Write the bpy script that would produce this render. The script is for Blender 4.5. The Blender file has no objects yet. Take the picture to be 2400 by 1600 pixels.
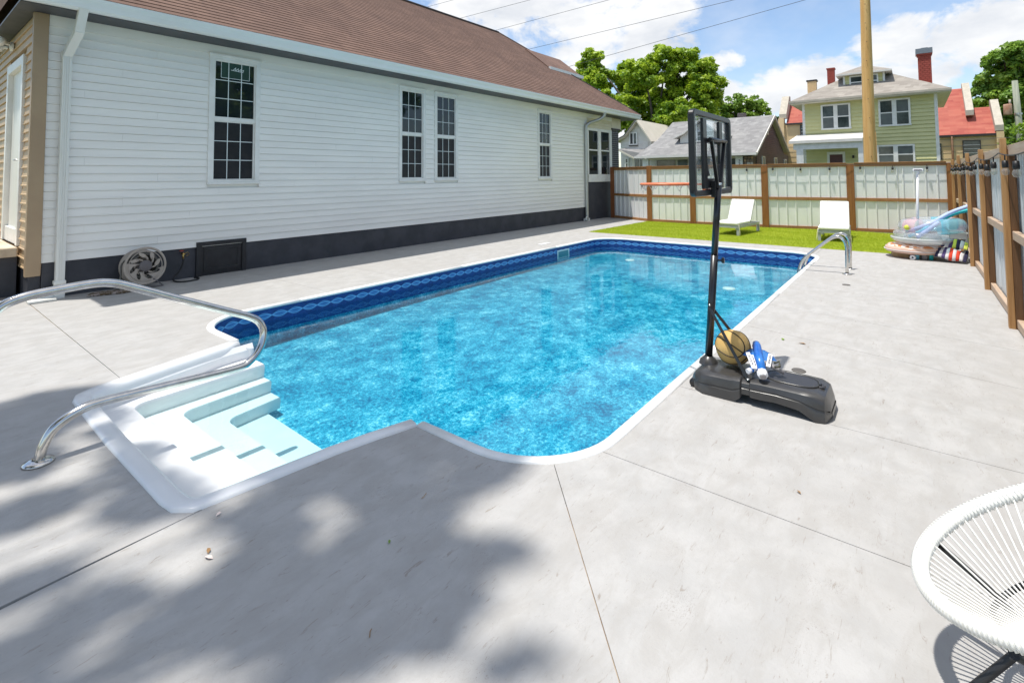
import bpy, bmesh, math, random
import numpy as np
from mathutils import Vector, Matrix
random.seed(7); RNG = np.random.default_rng(7)
scene = bpy.context.scene
COL = scene.collection
PI = math.pi
# ------------------------------------------------------------------ camera, light, exposure
H = 1.65
yaw, pitch, roll = 0.672017644, 0.0467130764, -0.00767278461
F = Vector((math.cos(yaw)*math.cos(pitch), math.sin(yaw)*math.cos(pitch), math.sin(pitch)))
r0 = Vector((math.sin(yaw), -math.cos(yaw), 0)); u0 = r0.cross(F)
Rv = math.cos(roll)*r0 + math.sin(roll)*u0; Uv = -math.sin(roll)*r0 + math.cos(roll)*u0
cam = bpy.data.cameras.new('camera'); cam_ob = bpy.data.objects.new('camera', cam); COL.objects.link(cam_ob)
M = Matrix((Rv, Uv, -F)).transposed().to_4x4(); M.translation = (0, 0, H); cam_ob.matrix_world = M
cam.sensor_width = 36; cam.sensor_fit = 'HORIZONTAL'; cam.lens = 1178.62676/2400*36
cam.shift_x = 0.0; cam.shift_y = (357.379193-799.2)/2400
cam.clip_start = 0.05; cam.clip_end = 2000
scene.camera = cam_ob
SX, SY = 0.20, 0.16                       # ground shadow offset per metre of height
sun_dir = Vector((-SX, SY, 1)).normalized()
sl = bpy.data.lights.new('sun', 'SUN'); sl.energy = 3.4; sl.angle = math.radians(0.7); sl.color = (1, .96, .89)
sun = bpy.data.objects.new('sun', sl); COL.objects.link(sun)
sun.rotation_euler = sun_dir.to_track_quat('Z', 'Y').to_euler()
scene.view_settings.view_transform = 'Standard'; scene.view_settings.look = 'None'
scene.view_settings.exposure = 0.62; scene.view_settings.gamma = 1
scene.view_settings.use_curve_mapping = False
world = bpy.data.worlds.new('World'); scene.world = world; world.use_nodes = True

class NT:
    def __init__(s, tree): s.t = tree; s.n = tree.nodes; s.l = tree.links
    def new(s, typ, **kw):
        nd = s.n.new(typ)
        for k, v in kw.items(): setattr(nd, k, v)
        return nd
    def put(s, sock, v):
        if v is None: return
        if isinstance(v, bpy.types.NodeSocket): s.l.new(v, sock)
        elif isinstance(v, (tuple, list)) and len(v) == 3 and sock.type == 'RGBA': sock.default_value = (*v, 1)
        else: sock.default_value = v
    def math(s, op, a, b=None, c=None, clamp=False):
        nd = s.new('ShaderNodeMath', operation=op, use_clamp=clamp)
        s.put(nd.inputs[0], a); s.put(nd.inputs[1], b); s.put(nd.inputs[2], c)
        return nd.outputs[0]
    def noise(s, vec, scale, detail=4, rough=.55, dist=0.):
        nd = s.new('ShaderNodeTexNoise'); s.put(nd.inputs['Vector'], vec)
        nd.inputs['Scale'].default_value = scale; nd.inputs['Detail'].default_value = detail
        nd.inputs['Roughness'].default_value = rough; nd.inputs['Distortion'].default_value = dist
        return nd.outputs['Fac']
    def mix(s, f, a, b, typ='MIX'):
        nd = s.new('ShaderNodeMix', data_type='RGBA', blend_type=typ)
        s.put(nd.inputs[0], f); s.put(nd.inputs[6], a); s.put(nd.inputs[7], b)
        return nd.outputs[2]
    def ramp(s, f, stops):
        nd = s.new('ShaderNodeValToRGB'); s.put(nd.inputs[0], f); e = nd.color_ramp.elements
        while len(e) < len(stops): e.new(.5)
        for el, (p, c) in zip(e, stops):
            el.position = p; el.color = (*c, 1) if isinstance(c, (tuple, list)) else (c, c, c, 1)
        return nd.outputs[0]
    def smooth(s, v, a, b, to0=0., to1=1.):
        nd = s.new('ShaderNodeMapRange', interpolation_type='SMOOTHSTEP')
        s.put(nd.inputs[0], v); nd.inputs[1].default_value = a; nd.inputs[2].default_value = b
        nd.inputs[3].default_value = to0; nd.inputs[4].default_value = to1
        return nd.outputs[0]
    def mapping(s, vec, scale=(1, 1, 1), rot=(0, 0, 0)):
        nd = s.new('ShaderNodeMapping'); s.put(nd.inputs[0], vec)
        nd.inputs['Scale'].default_value = scale; nd.inputs['Rotation'].default_value = rot
        return nd.outputs[0]
    def sep(s, vec):
        nd = s.new('ShaderNodeSeparateXYZ'); s.put(nd.inputs[0], vec); return nd.outputs
    def comb(s, x, y, z):
        nd = s.new('ShaderNodeCombineXYZ'); s.put(nd.inputs[0], x); s.put(nd.inputs[1], y); s.put(nd.inputs[2], z); return nd.outputs[0]

# sky with cumulus clouds laid out by direction (azimuth, elevation)
wt = NT(world.node_tree); wt.n.clear()
out = wt.new('ShaderNodeOutputWorld')
sky = wt.new('ShaderNodeTexSky', sky_type='NISHITA'); sky.sun_disc = False
sky.sun_elevation = math.asin(sun_dir.z); sky.sun_rotation = math.atan2(sun_dir.x, sun_dir.y)
sky.air_density = 1.0; sky.dust_density = .5; sky.ozone_density = 1.6
bg_sky = wt.new('ShaderNodeBackground')
gam = wt.new('ShaderNodeHueSaturation'); wt.l.new(sky.outputs[0], gam.inputs['Color']); gam.inputs['Saturation'].default_value = 1.02
wt.l.new(gam.outputs[0], bg_sky.inputs[0]); bg_sky.inputs[1].default_value = 0.125
tc = wt.new('ShaderNodeTexCoord'); X_, Y_, Z_ = wt.sep(tc.outputs['Generated'])
az = wt.math('ARCTAN2', Y_, X_); el = wt.math('ARCSINE', Z_)
BL = [(0.601,0.315,0.25,0.080),(0.435,0.262,0.155,0.072),(0.739,0.333,0.129,0.05),(0.37,0.294,0.084,0.05),(0.56,0.230,0.067,0.036),
      (0.277,0.202,0.04,0.03),(0.312,0.157,0.09,0.052),(0.165,0.146,0.092,0.045),(0.095,0.165,0.052,0.04),(0.003,0.192,0.080,0.055),
      (-0.067,0.195,0.085,0.055),(-0.113,0.214,0.05,0.042),(0.043,0.145,0.115,0.052),(0.254,0.123,0.06,0.033),(0.499,0.335,0.165,0.042),
      (.734,.458,.12,.05),(.626,.405,.125,.055),(.51,.36,.11,.055),(.47,.433,.13,.06),(.33,.37,.10,.06),(-0.3,0.18,0.15,0.07),(1.2,0.25,0.3,0.10),(0.5,0.09,0.35,0.035)]
d = None
for a, e, ra, re in BL:
    p = wt.math('POWER', wt.math('DIVIDE', wt.math('SUBTRACT', az, a), ra), 2.)
    q = wt.math('POWER', wt.math('DIVIDE', wt.math('SUBTRACT', el, e), re), 2.)
    v = wt.math('SUBTRACT', 1., wt.math('ADD', p, q))
    d = v if d is None else wt.math('MAXIMUM', d, v)
d = wt.math('MAXIMUM', d, -1.6)
pz = wt.math('MAXIMUM', wt.math('ABSOLUTE', Z_), .12)
plan = wt.comb(wt.math('DIVIDE', X_, pz), wt.math('DIVIDE', Y_, pz), 0.)
gen = wt.math('MULTIPLY_ADD', wt.noise(plan, .9, 3, .5), 6., -2.6)          # the rest of the sky: scattered cumulus
outside = wt.smooth(el, .52, .70)
d = wt.math('ADD', wt.math('MULTIPLY', d, wt.math('SUBTRACT', 1., outside)), wt.math('MULTIPLY', gen, outside))
ae = wt.comb(az, wt.math('MULTIPLY', el, 1.5), 0.)
n1 = wt.noise(ae, 9., 7, .6, .3); n2 = wt.noise(ae, 26., 5, .6)
dens = wt.math('ADD', d, wt.math('MULTIPLY_ADD', n1, 4.6, -2.3))
dens = wt.math('ADD', dens, wt.math('MULTIPLY_ADD', n2, 1.2, -.6))
cov = wt.smooth(dens, -.25, .75)
upper = wt.smooth(Z_, -.02, .04)
cov = wt.math('MULTIPLY', wt.math('MULTIPLY', cov, upper), .96)
thin = wt.smooth(wt.noise(wt.mapping(ae, (1, 1, 1), (0, 0, .5)), 3.2, 5, .6), .38, .8, 0., .42)
cov = wt.math('MAXIMUM', cov, wt.math('MULTIPLY', thin, upper))
shade = wt.ramp(wt.noise(wt.mapping(ae, (1, 1.4, 1)), 7., 5, .55), [(.3, (.60, .63, .68)), (.60, (.86, .86, .86))])
bg_cl = wt.new('ShaderNodeBackground'); wt.put(bg_cl.inputs[0], shade); bg_cl.inputs[1].default_value = .80
mx = wt.new('ShaderNodeMixShader'); wt.put(mx.inputs[0], cov)
wt.l.new(bg_sky.outputs[0], mx.inputs[1]); wt.l.new(bg_cl.outputs[0], mx.inputs[2]); wt.l.new(mx.outputs[0], out.inputs[0])

# ------------------------------------------------------------------ materials
def lin(c): return tuple(((v/255)/12.92 if v/255 <= .04045 else ((v/255+.055)/1.055)**2.4) for v in c)
def mat(name, col, rough=.5, metal=0., col2=None, nscale=6., stretch=(1, 1, 1), bump=0., bscale=60., spec=.5, coat=0., amount=.5, extra=None, coords='Object', translucent=None, rot=(0, 0, 0), contrast=(.35, .65)):
    m = bpy.data.materials.new(name); m.use_nodes = True; t = NT(m.node_tree); b = t.n['Principled BSDF']
    tcn = t.new('ShaderNodeTexCoord').outputs[coords]
    vec = t.mapping(tcn, stretch, rot)
    c = col
    if col2 is not None:
        f = t.smooth(t.noise(vec, nscale, 6, .6), *contrast)
        c = t.mix(f, col, col2)
    if extra: c = extra(t, tcn, c, b)
    t.put(b.inputs['Base Color'], c)
    b.inputs['Roughness'].default_value = rough; b.inputs['Metallic'].default_value = metal
    b.inputs['Specular IOR Level'].default_value = spec; b.inputs['Coat Weight'].default_value = coat
    if bump:
        bp = t.new('ShaderNodeBump'); bp.inputs['Strength'].default_value = bump; bp.inputs['Distance'].default_value = .01
        t.put(bp.inputs['Height'], t.noise(vec, bscale, 5, .65)); t.l.new(bp.outputs[0], b.inputs['Normal'])
    if translucent:
        tr = t.new('ShaderNodeBsdfTranslucent'); t.put(tr.inputs[0], t.mix(.5, c, translucent))
        ms = t.new('ShaderNodeMixShader'); ms.inputs[0].default_value = .38
        t.l.new(b.outputs[0], ms.inputs[1]); t.l.new(tr.outputs[0], ms.inputs[2])
        t.l.new(ms.outputs[0], t.n['Material Output'].inputs[0])
    return m
def clear(name, tint, gloss=.06, body=0., rough=.05, bodycol=(.8, .8, .8)):
    """clear plastic or glass sheet: see-through, a fresnel gloss and a little of its own colour"""
    m = bpy.data.materials.new(name); m.use_nodes = True; t = NT(m.node_tree); t.n.remove(t.n['Principled BSDF'])
    tr = t.new('ShaderNodeBsdfTransparent'); t.put(tr.inputs[0], tint)
    gl = t.new('ShaderNodeBsdfGlossy'); gl.inputs['Roughness'].default_value = rough
    lw = t.new('ShaderNodeLayerWeight'); lw.inputs[0].default_value = .5     # same reflectance from either side of the thin sheet
    ms = t.new('ShaderNodeMixShader'); t.put(ms.inputs[0], t.math('MULTIPLY_ADD', t.math('POWER', lw.outputs['Facing'], 5.), .9, .04))
    base = tr.outputs[0]
    if body:
        df = t.new('ShaderNodeBsdfDiffuse'); t.put(df.inputs[0], bodycol)
        m2 = t.new('ShaderNodeMixShader'); m2.inputs[0].default_value = body
        t.l.new(base, m2.inputs[1]); t.l.new(df.outputs[0], m2.inputs[2]); base = m2.outputs[0]
    t.l.new(base, ms.inputs[1]); t.l.new(gl.outputs[0], ms.inputs[2]); t.l.new(ms.outputs[0], t.n['Material Output'].inputs[0])
    return m

def ex_concrete(t, tcn, c, b):
    w = t.mapping(tcn, (1, 2.6, 1), (0, 0, .35))
    s1 = t.smooth(t.noise(w, 3.2, 8, .68, .6), .40, .66)                     # broad trowel streaks
    c = t.mix(t.math('MULTIPLY', s1, .6), c, (.345, .33, .31))
    s2 = t.smooth(t.noise(t.mapping(tcn, (1, 5, 1), (0, 0, .2)), 9., 8, .7, 1.2), .58, .70)
    c = t.mix(t.math('MULTIPLY', s2, .7), c, (.235, .20, .165))
    hair = t.math('MULTIPLY', t.smooth(t.math('ABSOLUTE', t.math('SUBTRACT', t.noise(t.mapping(tcn, (1, 2.2, 1), (0, 0, .5)), 14., 3, .55, 2.2), .5)), .0, .010, 1., 0.), t.smooth(t.noise(tcn, 4.3, 3, .6), .56, .66))
    c = t.mix(t.math('MULTIPLY', hair, .75), c, (.19, .155, .125))
    s3 = t.smooth(t.noise(tcn, .55, 4, .6), .45, .75)
    c = t.mix(t.math('MULTIPLY', s3, .5), c, (.362, .345, .325))
    s4 = t.smooth(t.noise(tcn, 1.7, 5, .7), .66, .80)                          # rusty stains
    c = t.mix(t.math('MULTIPLY', s4, .35), c, (.30, .225, .15))
    s5 = t.smooth(t.noise(tcn, 55., 3, .6), .69, .75)                          # grit
    c = t.mix(t.math('MULTIPLY', s5, .45), c, (.14, .12, .10))
    return c
MT = {}
MT['concrete'] = mat('concrete', (.376, .368, .357), .72, col2=(.424, .415, .403), nscale=5, bump=.22, bscale=70, spec=.35, extra=ex_concrete)
MT['dirt'] = mat('dirt', (.20, .13, .075), .95, col2=(.42, .33, .23), nscale=9)
MT['lawn'] = mat('lawn', (.05, .09, .02), .95, col2=(.09, .13, .035), nscale=3, bump=.5)
MT['street'] = mat('street', (.055, .055, .057), .9, col2=(.08, .08, .08), nscale=8, bump=.3)
MT['vinyl'] = mat('vinyl_white', (.88, .855, .805), .42, col2=(.83, .805, .76), nscale=1.2, stretch=(.5, .5, 3), bump=.05, bscale=40, spec=.4)
MT['cream_vinyl'] = mat('vinyl_cream', (.76, .68, .50), .45, col2=(.70, .62, .45), nscale=2)
MT['tan_vinyl'] = mat('vinyl_tan', (.56, .40, .235), .5, col2=(.50, .35, .20), nscale=2.2, bump=.05)
MT['tan_trim'] = mat('trim_tan', (.40, .285, .17), .5, col2=(.36, .25, .15), nscale=1.5)
MT['trim_white'] = mat('trim_white', (.82, .81, .78), .4, col2=(.74, .73, .69), nscale=4)
MT['gutter'] = mat('gutter_white', (.80, .82, .81), .3, col2=(.70, .72, .70), nscale=1.6, stretch=(.3, 1, 1), contrast=(.5, .8))
MT['downspout'] = mat('downspout_white', (.76, .755, .71), .38, col2=(.62, .59, .50), nscale=2.5, stretch=(4, 4, .5), contrast=(.5, .8))
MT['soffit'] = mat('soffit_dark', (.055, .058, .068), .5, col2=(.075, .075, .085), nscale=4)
MT['foundation'] = mat('foundation_navy', (.036, .038, .047), .6, col2=(.054, .055, .066), nscale=3, bump=.25, bscale=35)
MT['muntin'] = mat('muntin', (.72, .78, .78), .4)
MT['glass_dark'] = mat('window_glass', (.007, .013, .017), .02, col2=(.018, .024, .028), nscale=1.3, spec=.5)
MT['screen'] = mat('window_screen', (.014, .015, .019), .35, col2=(.024, .023, .026), nscale=5, spec=.3)
MT['black_door'] = mat('access_door', (.012, .012, .015), .45, col2=(.02, .02, .024), nscale=6)
MT['cord_black'] = mat('black_rubber', (.012, .012, .013), .5)
MT['bulb_glass'] = clear('bulb_glass', (.9, .88, .8), body=.15)
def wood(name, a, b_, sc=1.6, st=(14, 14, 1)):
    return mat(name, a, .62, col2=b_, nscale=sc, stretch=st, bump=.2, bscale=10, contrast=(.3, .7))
MT['post'] = wood('post_wood', (.20, .070, .014), (.29, .12, .03))
MT['rail'] = wood('rail_wood', (.28, .125, .04), (.38, .19, .075), 1.6, (14, 1, 14))
MT['post2'] = wood('post_wood_tan', (.33, .165, .055), (.45, .25, .10))
MT['rail2'] = wood('rail_wood_grey', (.40, .28, .19), (.50, .38, .28), 1.6, (1, 14, 14))
MT['post_darkbrown'] = wood('post_wood_darkbrown', (.10, .045, .014), (.15, .07, .025))
MT['post_dark'] = wood('post_wood_red', (.20, .062, .018), (.26, .09, .03))
MT['panel'] = mat('metal_panel_white', (.73, .735, .735), .35, col2=(.79, .79, .785), nscale=3, stretch=(1, 1, .3), spec=.5)
MT['panel2'] = mat('metal_panel_grey', (.52, .56, .59), .25, metal=.35, col2=(.62, .65, .67), nscale=3, stretch=(1, 1, .3))
MT['steel'] = mat('stainless_steel', (.66, .64, .61), .15, metal=1., col2=(.56, .545, .52), nscale=20, stretch=(1, 1, 1))
MT['coping'] = mat('coping_white', (.80, .80, .79), .35, col2=(.74, .74, .72), nscale=9)
MT['fibre'] = mat('fibreglass_white', (.80, .80, .80), .25, col2=(.76, .765, .77), nscale=4, bump=.04, bscale=90)
MT['turf'] = mat('turf', (.30, .37, .016), .9, col2=(.36, .42, .03), nscale=1.5, stretch=(1, .35, 1), bump=.6, bscale=120)
MT['blade'] = mat('grass_blade', (.35, .44, .016), .6, col2=(.49, .55, .05), nscale=2.0, stretch=(1, .3, 1), translucent=(.45, .55, .05))
MT['leafA'] = mat('leaf_bright', (.15, .27, .015), .5, col2=(.46, .58, .04), nscale=.55, translucent=(.52, .70, .05), contrast=(.42, .60))
MT['leafB'] = mat('leaf_mid', (.12, .25, .03), .5, col2=(.34, .50, .07), nscale=.7, translucent=(.22, .34, .05))
MT['leafC'] = mat('leaf_dark', (.045, .09, .018), .55, col2=(.10, .16, .03), nscale=.9, translucent=(.15, .25, .04))
MT['bark'] = mat('bark', (.06, .048, .038), .9, col2=(.12, .10, .08), nscale=3, stretch=(6, 6, 1), bump=.8, bscale=12)
MT['pole_wood'] = mat('pole_wood', (.60, .325, .10), .75, col2=(.76, .49, .20), nscale=1.1, stretch=(7, 7, .35), bump=.3, bscale=12, contrast=(.3, .7),
    extra=lambda t, tcn, c, b: t.mix(t.math('MULTIPLY', t.smooth(t.noise(t.mapping(tcn, (5, 5, .7)), 4., 5, .7), .62, .72), .75), c, (.14, .06, .02)))
MT['pole_old'] = mat('pole_old', (.22, .25, .19), .8, col2=(.32, .33, .26), nscale=2, stretch=(6, 6, .5))
MT['black_plastic'] = mat('black_plastic', (.014, .015, .018), .32, bump=.03, bscale=200)
MT['black_metal'] = mat('black_metal', (.010, .010, .012), .28, spec=.6)
MT['base_plastic'] = mat('base_plastic', (.036, .035, .035), .30, col2=(.046, .045, .045), nscale=12, bump=.05, bscale=220, spec=.6)
MT['base_panel'] = mat('base_panel', (.035, .036, .042), .5)
MT['bolt'] = mat('bolt', (.8, .78, .7), .2, metal=1.)
MT['poly'] = clear('polycarbonate', (.93, .95, .96), body=.10, bodycol=(.75, .78, .8))
MT['rim'] = mat('rim_orange', (.62, .15, .05), .4, col2=(.70, .22, .10), nscale=20)
MT['net'] = mat('net_white', (.75, .65, .6), .8)
MT['ball'] = mat('ball_leather', (.58, .36, .11), .6, col2=(.64, .42, .15), nscale=5, bump=.35, bscale=260)
MT['seam'] = mat('ball_seam', (.03, .018, .008), .6)
MT['toy_blue'] = mat('toy_blue', (.01, .10, .42), .2, col2=(.03, .20, .60), nscale=9, stretch=(1, 1, 1), coat=.5)
MT['toy_clearblue'] = clear('toy_clear_blue', (.20, .45, .85), body=.60, bodycol=(.02, .16, .52))
MT['toy_white'] = mat('toy_white', (.78, .78, .80), .35)
MT['ink'] = mat('ink', (.02, .02, .03), .5)
MT['toy_grey'] = mat('toy_grey', (.30, .28, .28), .4)
MT['toy_olive'] = mat('toy_olive', (.05, .05, .03), .5)
MT['cushion'] = mat('cushion_white', (.83, .82, .80), .85, col2=(.78, .77, .75), nscale=6, bump=.2, bscale=25)
MT['chaise'] = mat('chaise_resin', (.40, .42, .43), .55, col2=(.34, .36, .37), nscale=8)
MT['tie'] = mat('tie_cream', (.75, .70, .45), .8)
MT['cordwhite'] = mat('white_vinyl_cord', (.82, .81, .77), .35, col2=(.78, .77, .72), nscale=15)
MT['chair_metal'] = mat('chair_metal', (.018, .018, .02), .4)
MT['reel'] = mat('hose_reel_taupe', (.42, .365, .31), .5, col2=(.36, .31, .265), nscale=6)
MT['reel_hub'] = mat('hose_reel_hub', (.13, .115, .115), .5)
MT['hose'] = mat('hose_grey', (.10, .095, .08), .5)
MT['brass'] = mat('brass', (.65, .45, .16), .3, metal=1.)
MT['red_valve'] = mat('valve_red', (.35, .05, .03), .5)
MT['stone'] = mat('stoop_stone', (.50, .40, .29), .8, col2=(.62, .53, .40), nscale=5, bump=.5, bscale=18)
MT['mat_brown'] = mat('doormat', (.10, .065, .03), .95, col2=(.36, .31, .28), nscale=26, contrast=(.5, .56), bump=.6)
MT['splash'] = mat('splash_block', (.74, .75, .72), .6, col2=(.6, .6, .56), nscale=6)
MT['brick_black'] = mat('brick_black', (.022, .025, .035), .45, col2=(.04, .045, .06), nscale=12)
MT['mortar'] = mat('mortar_white', (.62, .64, .66), .9)
MT['vent'] = mat('drain_cap', (.10, .09, .08), .6)
MT['skim'] = mat('skimmer_plate', (.60, .72, .74), .35)
MT['skim_in'] = mat('skimmer_throat', (.05, .22, .27), .4)
def ex_shingle(w, h, sd=0.0, amt=.55, colb=(.10, .06, .05)):
    def f(t, tcn, c, b):
        br = t.new('ShaderNodeTexBrick'); t.put(br.inputs['Vector'], t.new('ShaderNodeUVMap').outputs[0])
        br.inputs['Color1'].default_value = (0, 0, 0, 1); br.inputs['Color2'].default_value = (1, 1, 1, 1); br.inputs['Mortar'].default_value = (.5, .5, .5, 1)
        br.inputs['Scale'].default_value = 1; br.inputs['Brick Width'].default_value = w; br.inputs['Row Height'].default_value = h
        br.inputs['Mortar Size'].default_value = .003; br.inputs['Bias'].default_value = 0.
        c = t.mix(t.math('MULTIPLY', br.outputs[0], amt), c, colb)
        return t.mix(t.math('MULTIPLY', t.smooth(t.noise(t.mapping(tcn, (3.0, .6, .6)), 1.6, 6, .7), .48, .68), .45), t.mix(t.math('MULTIPLY', t.smooth(t.noise(tcn, 130., 2, .5), .35, .7), .25), c, colb), colb)
    return f
MT['shingle'] = mat('shingle_brown', (.218, .130, .098), .9, col2=(.172, .102, .078), nscale=.9, bump=.5, bscale=160, extra=ex_shingle(.32, .13, amt=.45, colb=(.11, .062, .046)))
MT['ridge'] = mat('ridge_cap', (.06, .045, .042), .9)  # the cap's shadow line is put into this dark colour
MT['shingle_grey'] = mat('shingle_grey', (.33, .325, .315), .9, col2=(.25, .245, .24), nscale=2.2, extra=ex_shingle(.35, .22, amt=.75, colb=(.17, .165, .165)))
MT['shingle_tan'] = mat('shingle_tan', (.38, .345, .30), .9, col2=(.31, .28, .245), nscale=1.2, extra=ex_shingle(.35, .22, amt=.7, colb=(.21, .185, .16)))
MT['shingle_red'] = mat('shingle_red', (.34, .065, .048), .85, col2=(.28, .05, .04), nscale=1, extra=ex_shingle(.7, .24, amt=.7, colb=(.46, .15, .10)))
MT['green_siding'] = mat('green_siding', (.66, .63, .32), .55, col2=(.61, .585, .285), nscale=1.4)
MT['grey_siding'] = mat('grey_siding', (.125, .10, .10), .6, col2=(.15, .125, .12), nscale=2)
MT['house_white'] = mat('house_white', (.72, .69, .64), .55, col2=(.66, .63, .58), nscale=2)
MT['cream_wall'] = mat('cream_wall', (.66, .60, .50), .7, col2=(.60, .55, .45), nscale=1)
MT['tan_block'] = mat('tan_block', (.76, .57, .32), .8, col2=(.70, .52, .285), nscale=1.3)
MT['stone_cap'] = mat('stone_cap', (.50, .45, .37), .8, col2=(.42, .38, .31), nscale=3)
MT['brick_red'] = mat('brick_red', (.38, .075, .055), .8, col2=(.30, .06, .04), nscale=6, stretch=(1, 1, 4))
MT['flash'] = mat('lead_flashing', (.22, .24, .26), .5, metal=.5)
MT['stonewall'] = mat('rubble_stone', (.28, .20, .14), .85, col2=(.16, .12, .09), nscale=4)
MT['dark_trim'] = mat('dark_trim', (.035, .03, .03), .5)
MT['far_glass'] = mat('far_glass', (.03, .04, .04), .08, col2=(.10, .12, .115), nscale=1.1, spec=.7)
MT['blind'] = mat('window_blind', (.13, .15, .14), .5, col2=(.10, .11, .11), nscale=2)
MT['curtain'] = mat('curtain', (.28, .30, .30), .7, col2=(.18, .2, .2), nscale=3, stretch=(1, 6, .2))
MT['door_red'] = mat('door_maroon', (.10, .035, .035), .4)
MT['rust'] = mat('transformer', (.42, .20, .12), .6, col2=(.52, .34, .24), nscale=4)
MT['wire'] = mat('wire', (.08, .08, .09), .6)
MT['float_clear'] = clear('float_clear', (.90, .93, .95), body=.22, rough=.12, bodycol=(.85, .87, .9))
MT['float_pink'] = clear('float_pink', (.97, .84, .88), body=.40, rough=.12, bodycol=(.90, .66, .72))
MT['float_cyan'] = clear('float_cyan', (.72, .92, .97), body=.35, rough=.12, bodycol=(.30, .70, .85))
MT['float_grey'] = clear('float_grey', (.84, .86, .86), body=.55, rough=.15, bodycol=(.72, .73, .73))
MT['float_peach'] = clear('float_peach', (.95, .82, .74), body=.72, rough=.2, bodycol=(.82, .56, .46))
MT['pizza'] = mat('float_print', (.58, .20, .06), .4, col2=(.75, .62, .56), nscale=7, contrast=(.48, .54))
MT['noodle_lav'] = mat('noodle_lavender', (.42, .52, .82), .7, col2=(.48, .58, .86), nscale=6)
MT['noodle_teal'] = mat('noodle_teal', (.03, .48, .50), .7)
MT['noodle_cyan'] = mat('noodle_cyan', (.15, .55, .72), .7)
MT['alu'] = mat('table_aluminium', (.50, .51, .50), .35, metal=.7)
MT['table_top'] = mat('table_top', (.55, .54, .48), .4)
MT['towel_navy'] = mat('towel_navy', (.02, .018, .055), .9, bump=.4, bscale=300)
MT['towel_white'] = mat('towel_white', (.62, .60, .60), .9)
MT['towel_red'] = mat('towel_red', (.60, .05, .02), .9)
MT['towel_lime'] = mat('towel_lime', (.55, .60, .08), .9)
MT['towel_purple'] = mat('towel_purple', (.09, .06, .17), .9)
MT['bin_brown'] = mat('bin_brown', (.36, .20, .09), .7, col2=(.5, .36, .2), nscale=10)
MT['dead_leaf'] = mat('dead_leaf', (.30, .17, .07), .8)
MT['green_leaf'] = mat('green_leaf', (.16, .26, .03), .6)
MT['petal'] = mat('pale_petal', (.75, .62, .56), .7)
MT['sticker'] = mat('window_sticker', (.012, .045, .03), .3, col2=(.018, .055, .04), nscale=8)
# pool liner: mottled blue print, darker band with a braided border at the top (flat print on the vinyl)
def make_liner():
    m = bpy.data.materials.new('pool_liner'); m.use_nodes = True; t = NT(m.node_tree); b = t.n['Principled BSDF']
    g = t.new('ShaderNodeTexCoord').outputs['Object']
    n = t.math('ADD', t.math('MULTIPLY', t.noise(g, 34., 8, .86, .2), .68), t.math('MULTIPLY', t.noise(g, 9., 8, .75, .3), .32)); n2 = t.noise(g, 2.2, 5, .65)
    f = t.math('ADD', t.math('MULTIPLY', n, .8), t.math('MULTIPLY', n2, .2))
    body = t.ramp(f, [(.415, (.002, .085, .195)), (.475, (.007, .225, .375)), (.525, (.04, .42, .575)), (.595, (.50, .80, .88))])
    uv = t.new('ShaderNodeUVMap').outputs[0]; u, v, _ = t.sep(uv)
    navy = t.mix(t.smooth(n, .35, .7), (.004, .022, .13), (.010, .075, .33))
    w = t.math('MULTIPLY', u, 2*PI/.42)
    s = t.math('MULTIPLY', t.math('SINE', w), .036)
    vc = t.math('ADD', v, .112)
    l1 = t.math('ABSOLUTE', t.math('SUBTRACT', vc, s)); l2 = t.math('ABSOLUTE', t.math('ADD', vc, s))
    s3 = t.math('MULTIPLY', t.math('SINE', w), .016); l3 = t.math('ABSOLUTE', t.math('SUBTRACT', vc, s3)); l4 = t.math('ABSOLUTE', t.math('ADD', vc, s3))
    ln = t.math('MINIMUM', t.math('MINIMUM', l1, l2), t.math('MINIMUM', l3, l4))
    line = t.smooth(ln, .002, .0075, 1., 0.)
    inside = t.smooth(t.math('SUBTRACT', t.math('ABSOLUTE', s), t.math('ABSOLUTE', vc)), -.002, .004)
    band = t.mix(t.math('MULTIPLY', inside, .55), navy, (.015, .15, .47))
    band = t.mix(t.math('MULTIPLY', line, .85), band, (.14, .42, .74))
    isband = t.smooth(v, -.315, -.311)
    t.put(b.inputs['Base Color'], t.mix(isband, body, band))
    b.inputs['Roughness'].default_value = .35
    return m
MT['liner'] = make_liner()
def make_water():
    m = bpy.data.materials.new('water'); m.use_nodes = True; t = NT(m.node_tree); t.n.remove(t.n['Principled BSDF'])
    g = t.new('ShaderNodeTexCoord').outputs['Object']
    h = t.math('ADD', t.noise(t.mapping(g, (1, 1.5, 1), (0, 0, .6)), 3.2, 3, .5, .6), t.math('MULTIPLY', t.noise(t.mapping(g, (1, 1.4, 1), (0, 0, -.4)), 9., 3, .55), .35))
    bp = t.new('ShaderNodeBump'); bp.inputs['Strength'].default_value = .035; bp.inputs['Distance'].default_value = .05; t.put(bp.inputs['Height'], h)
    tr = t.new('ShaderNodeBsdfTransparent'); tr.inputs[0].default_value = (.97, .995, 1, 1)
    gl = t.new('ShaderNodeBsdfGlossy'); gl.inputs['Roughness'].default_value = .015; t.l.new(bp.outputs[0], gl.inputs['Normal'])
    fr = t.new('ShaderNodeFresnel'); fr.inputs[0].default_value = 1.333; t.l.new(bp.outputs[0], fr.inputs['Normal'])
    ms = t.new('ShaderNodeMixShader'); t.put(ms.inputs[0], fr.outputs[0])
    t.l.new(tr.outputs[0], ms.inputs[1]); t.l.new(gl.outputs[0], ms.inputs[2]); t.l.new(ms.outputs[0], t.n['Material Output'].inputs[0])
    va = t.new('ShaderNodeVolumeAbsorption'); va.inputs['Color'].default_value = (.50, .87, .92, 1); va.inputs['Density'].default_value = .95
    t.l.new(va.outputs[0], t.n['Material Output'].inputs['Volume'])
    return m
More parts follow.
